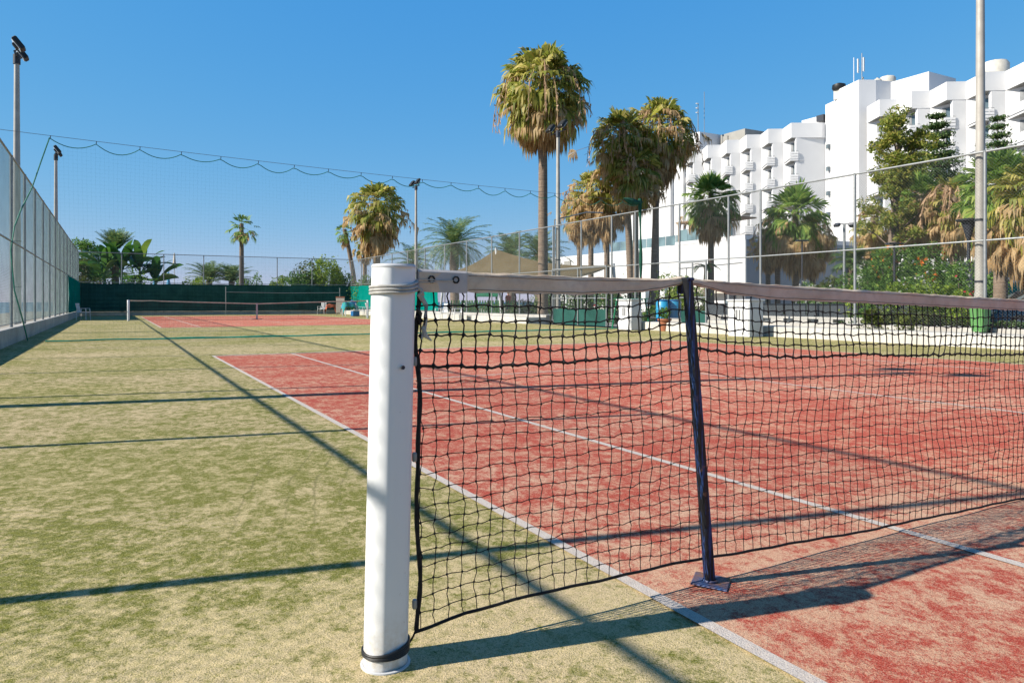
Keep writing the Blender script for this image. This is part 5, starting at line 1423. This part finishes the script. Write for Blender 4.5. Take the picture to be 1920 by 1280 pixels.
m = MB(); extrude(m, prof, .86, [1, 1, 1, .98, .78, .76, .82, .96, 1, 1]); m.build('body', 'carpaint', car, True)
m = MB(); gp = [(-1.0, .97), (-.42, 1.31), (.50, 1.36), (1.25, 1.15), (1.5, 1.0)]
for s in (-1, 1):
    vs = [(a, s*(.86-.17*(z-.95)/.4+.02), z-.02) for a, z in gp]; vs2 = [(a, s*(.86-.17*(z-.95)/.4-.02), z-.02) for a, z in gp]
    m.add(vs+vs2, [tuple(range(5)), tuple(range(9, 4, -1))]+[(i, (i+1) % 5, 5+(i+1) % 5, 5+i) for i in range(5)])
m.build('side_window', 'glass', car)
m = MB(); m.add([(-1.12, -.66, .98), (-1.12, .66, .98), (-.47, .56, 1.35), (-.47, -.56, 1.35)], [(0, 1, 2, 3)]); m.build('windscreen_glass', 'glass', car)
for a in (-1.35, 1.35):
    for s in (-1, 1):
        m = MB(); m.tube([(a, s*.70, .31), (a, s*.885, .31)], .31, 20); wv = m.build('wheel', 'tyre', car, True)
        m = MB(); m.tube([(a, s*.885, .31), (a, s*.895, .31)], .19, 14); m.build('rim', 'galv', wv, True)
for s in (-1, 1):
    m = MB(); m.box((-2.06, s*.62, .68), (.14, .34, .14), 0, None, .03); m.build('headlight', 'lens', car)

# ------------------------------------------------------------------ light, sky, camera
sun_dir = Vector((-1.40, .30, 1.0)).normalized()
L = bpy.data.lights.new('sun', 'SUN'); L.energy = 5.0; L.angle = R_(.55); L.color = (1, .93, .82)
lo = bpy.data.objects.new('sun', L); COL.objects.link(lo); lo.rotation_euler = sun_dir.to_track_quat('Z', 'Y').to_euler()
wd = bpy.data.worlds.new('World'); sc.world = wd; wd.use_nodes = True
nt = wd.node_tree; bg = nt.nodes['Background']
sky = nt.nodes.new('ShaderNodeTexSky'); sky.sky_type = 'NISHITA'; sky.sun_disc = False
sky.sun_elevation = math.asin(sun_dir.z); sky.sun_rotation = math.atan2(sun_dir.x, sun_dir.y)
sky.altitude = 0; sky.air_density = 1.0; sky.dust_density = .05; sky.ozone_density = 4.0
hs = nt.nodes.new('ShaderNodeHueSaturation'); hs.inputs['Saturation'].default_value = 1.16
nt.links.new(sky.outputs[0], hs.inputs['Color'])
tn = nt.nodes.new('ShaderNodeMix'); tn.data_type = 'RGBA'; tn.blend_type = 'MULTIPLY'; tn.inputs[0].default_value = 1
tn.inputs[7].default_value = (.88, 1.01, 1.08, 1); nt.links.new(hs.outputs[0], tn.inputs[6])
# tone the clear sky: softer glow towards the horizon
sp = nt.nodes.new('ShaderNodeSeparateColor'); nt.links.new(tn.outputs[2], sp.inputs[0])
cb = nt.nodes.new('ShaderNodeCombineColor'); K_ = .132*1.32
for ch, (p_, k_) in enumerate(((.90, .572), (.43, .552), (.12, .765))):
    x_ = mathn(nt, 'MULTIPLY', mathn(nt, 'POWER', mathn(nt, 'MULTIPLY', sp.outputs[ch], K_), p_), k_/K_)
    nt.links.new(x_, cb.inputs[ch])
tc_ = nt.nodes.new('ShaderNodeTexCoord'); sz_ = nt.nodes.new('ShaderNodeSeparateXYZ'); nt.links.new(tc_.outputs['Generated'], sz_.inputs[0])
zf = ramp(nt, sz_.outputs[2], [(.40, 1.), (.85, .42)])
nt.links.new(mix(nt, 1., cb.outputs[0], zf, 'MULTIPLY'), bg.inputs[0]); bg.inputs[1].default_value = .10
cam = bpy.data.cameras.new('camera'); co_ = bpy.data.objects.new('camera', cam); COL.objects.link(co_)
co_.location = (CX, CY, CH); co_.rotation_euler = (R_(90), 0, -YAW)
cam.sensor_width = 36; cam.lens = 36*FOC/1920; cam.shift_y = (565.87-640)/1920
cam.clip_start = .05; cam.clip_end = 20000
sc.camera = co_
sc.view_settings.view_transform = 'Standard'; sc.view_settings.look = 'None'; sc.view_settings.exposure = .80; sc.view_settings.gamma = 1
sc.render.engine = 'CYCLES'
sc.cycles.max_bounces = 6; sc.cycles.transparent_max_bounces = 8
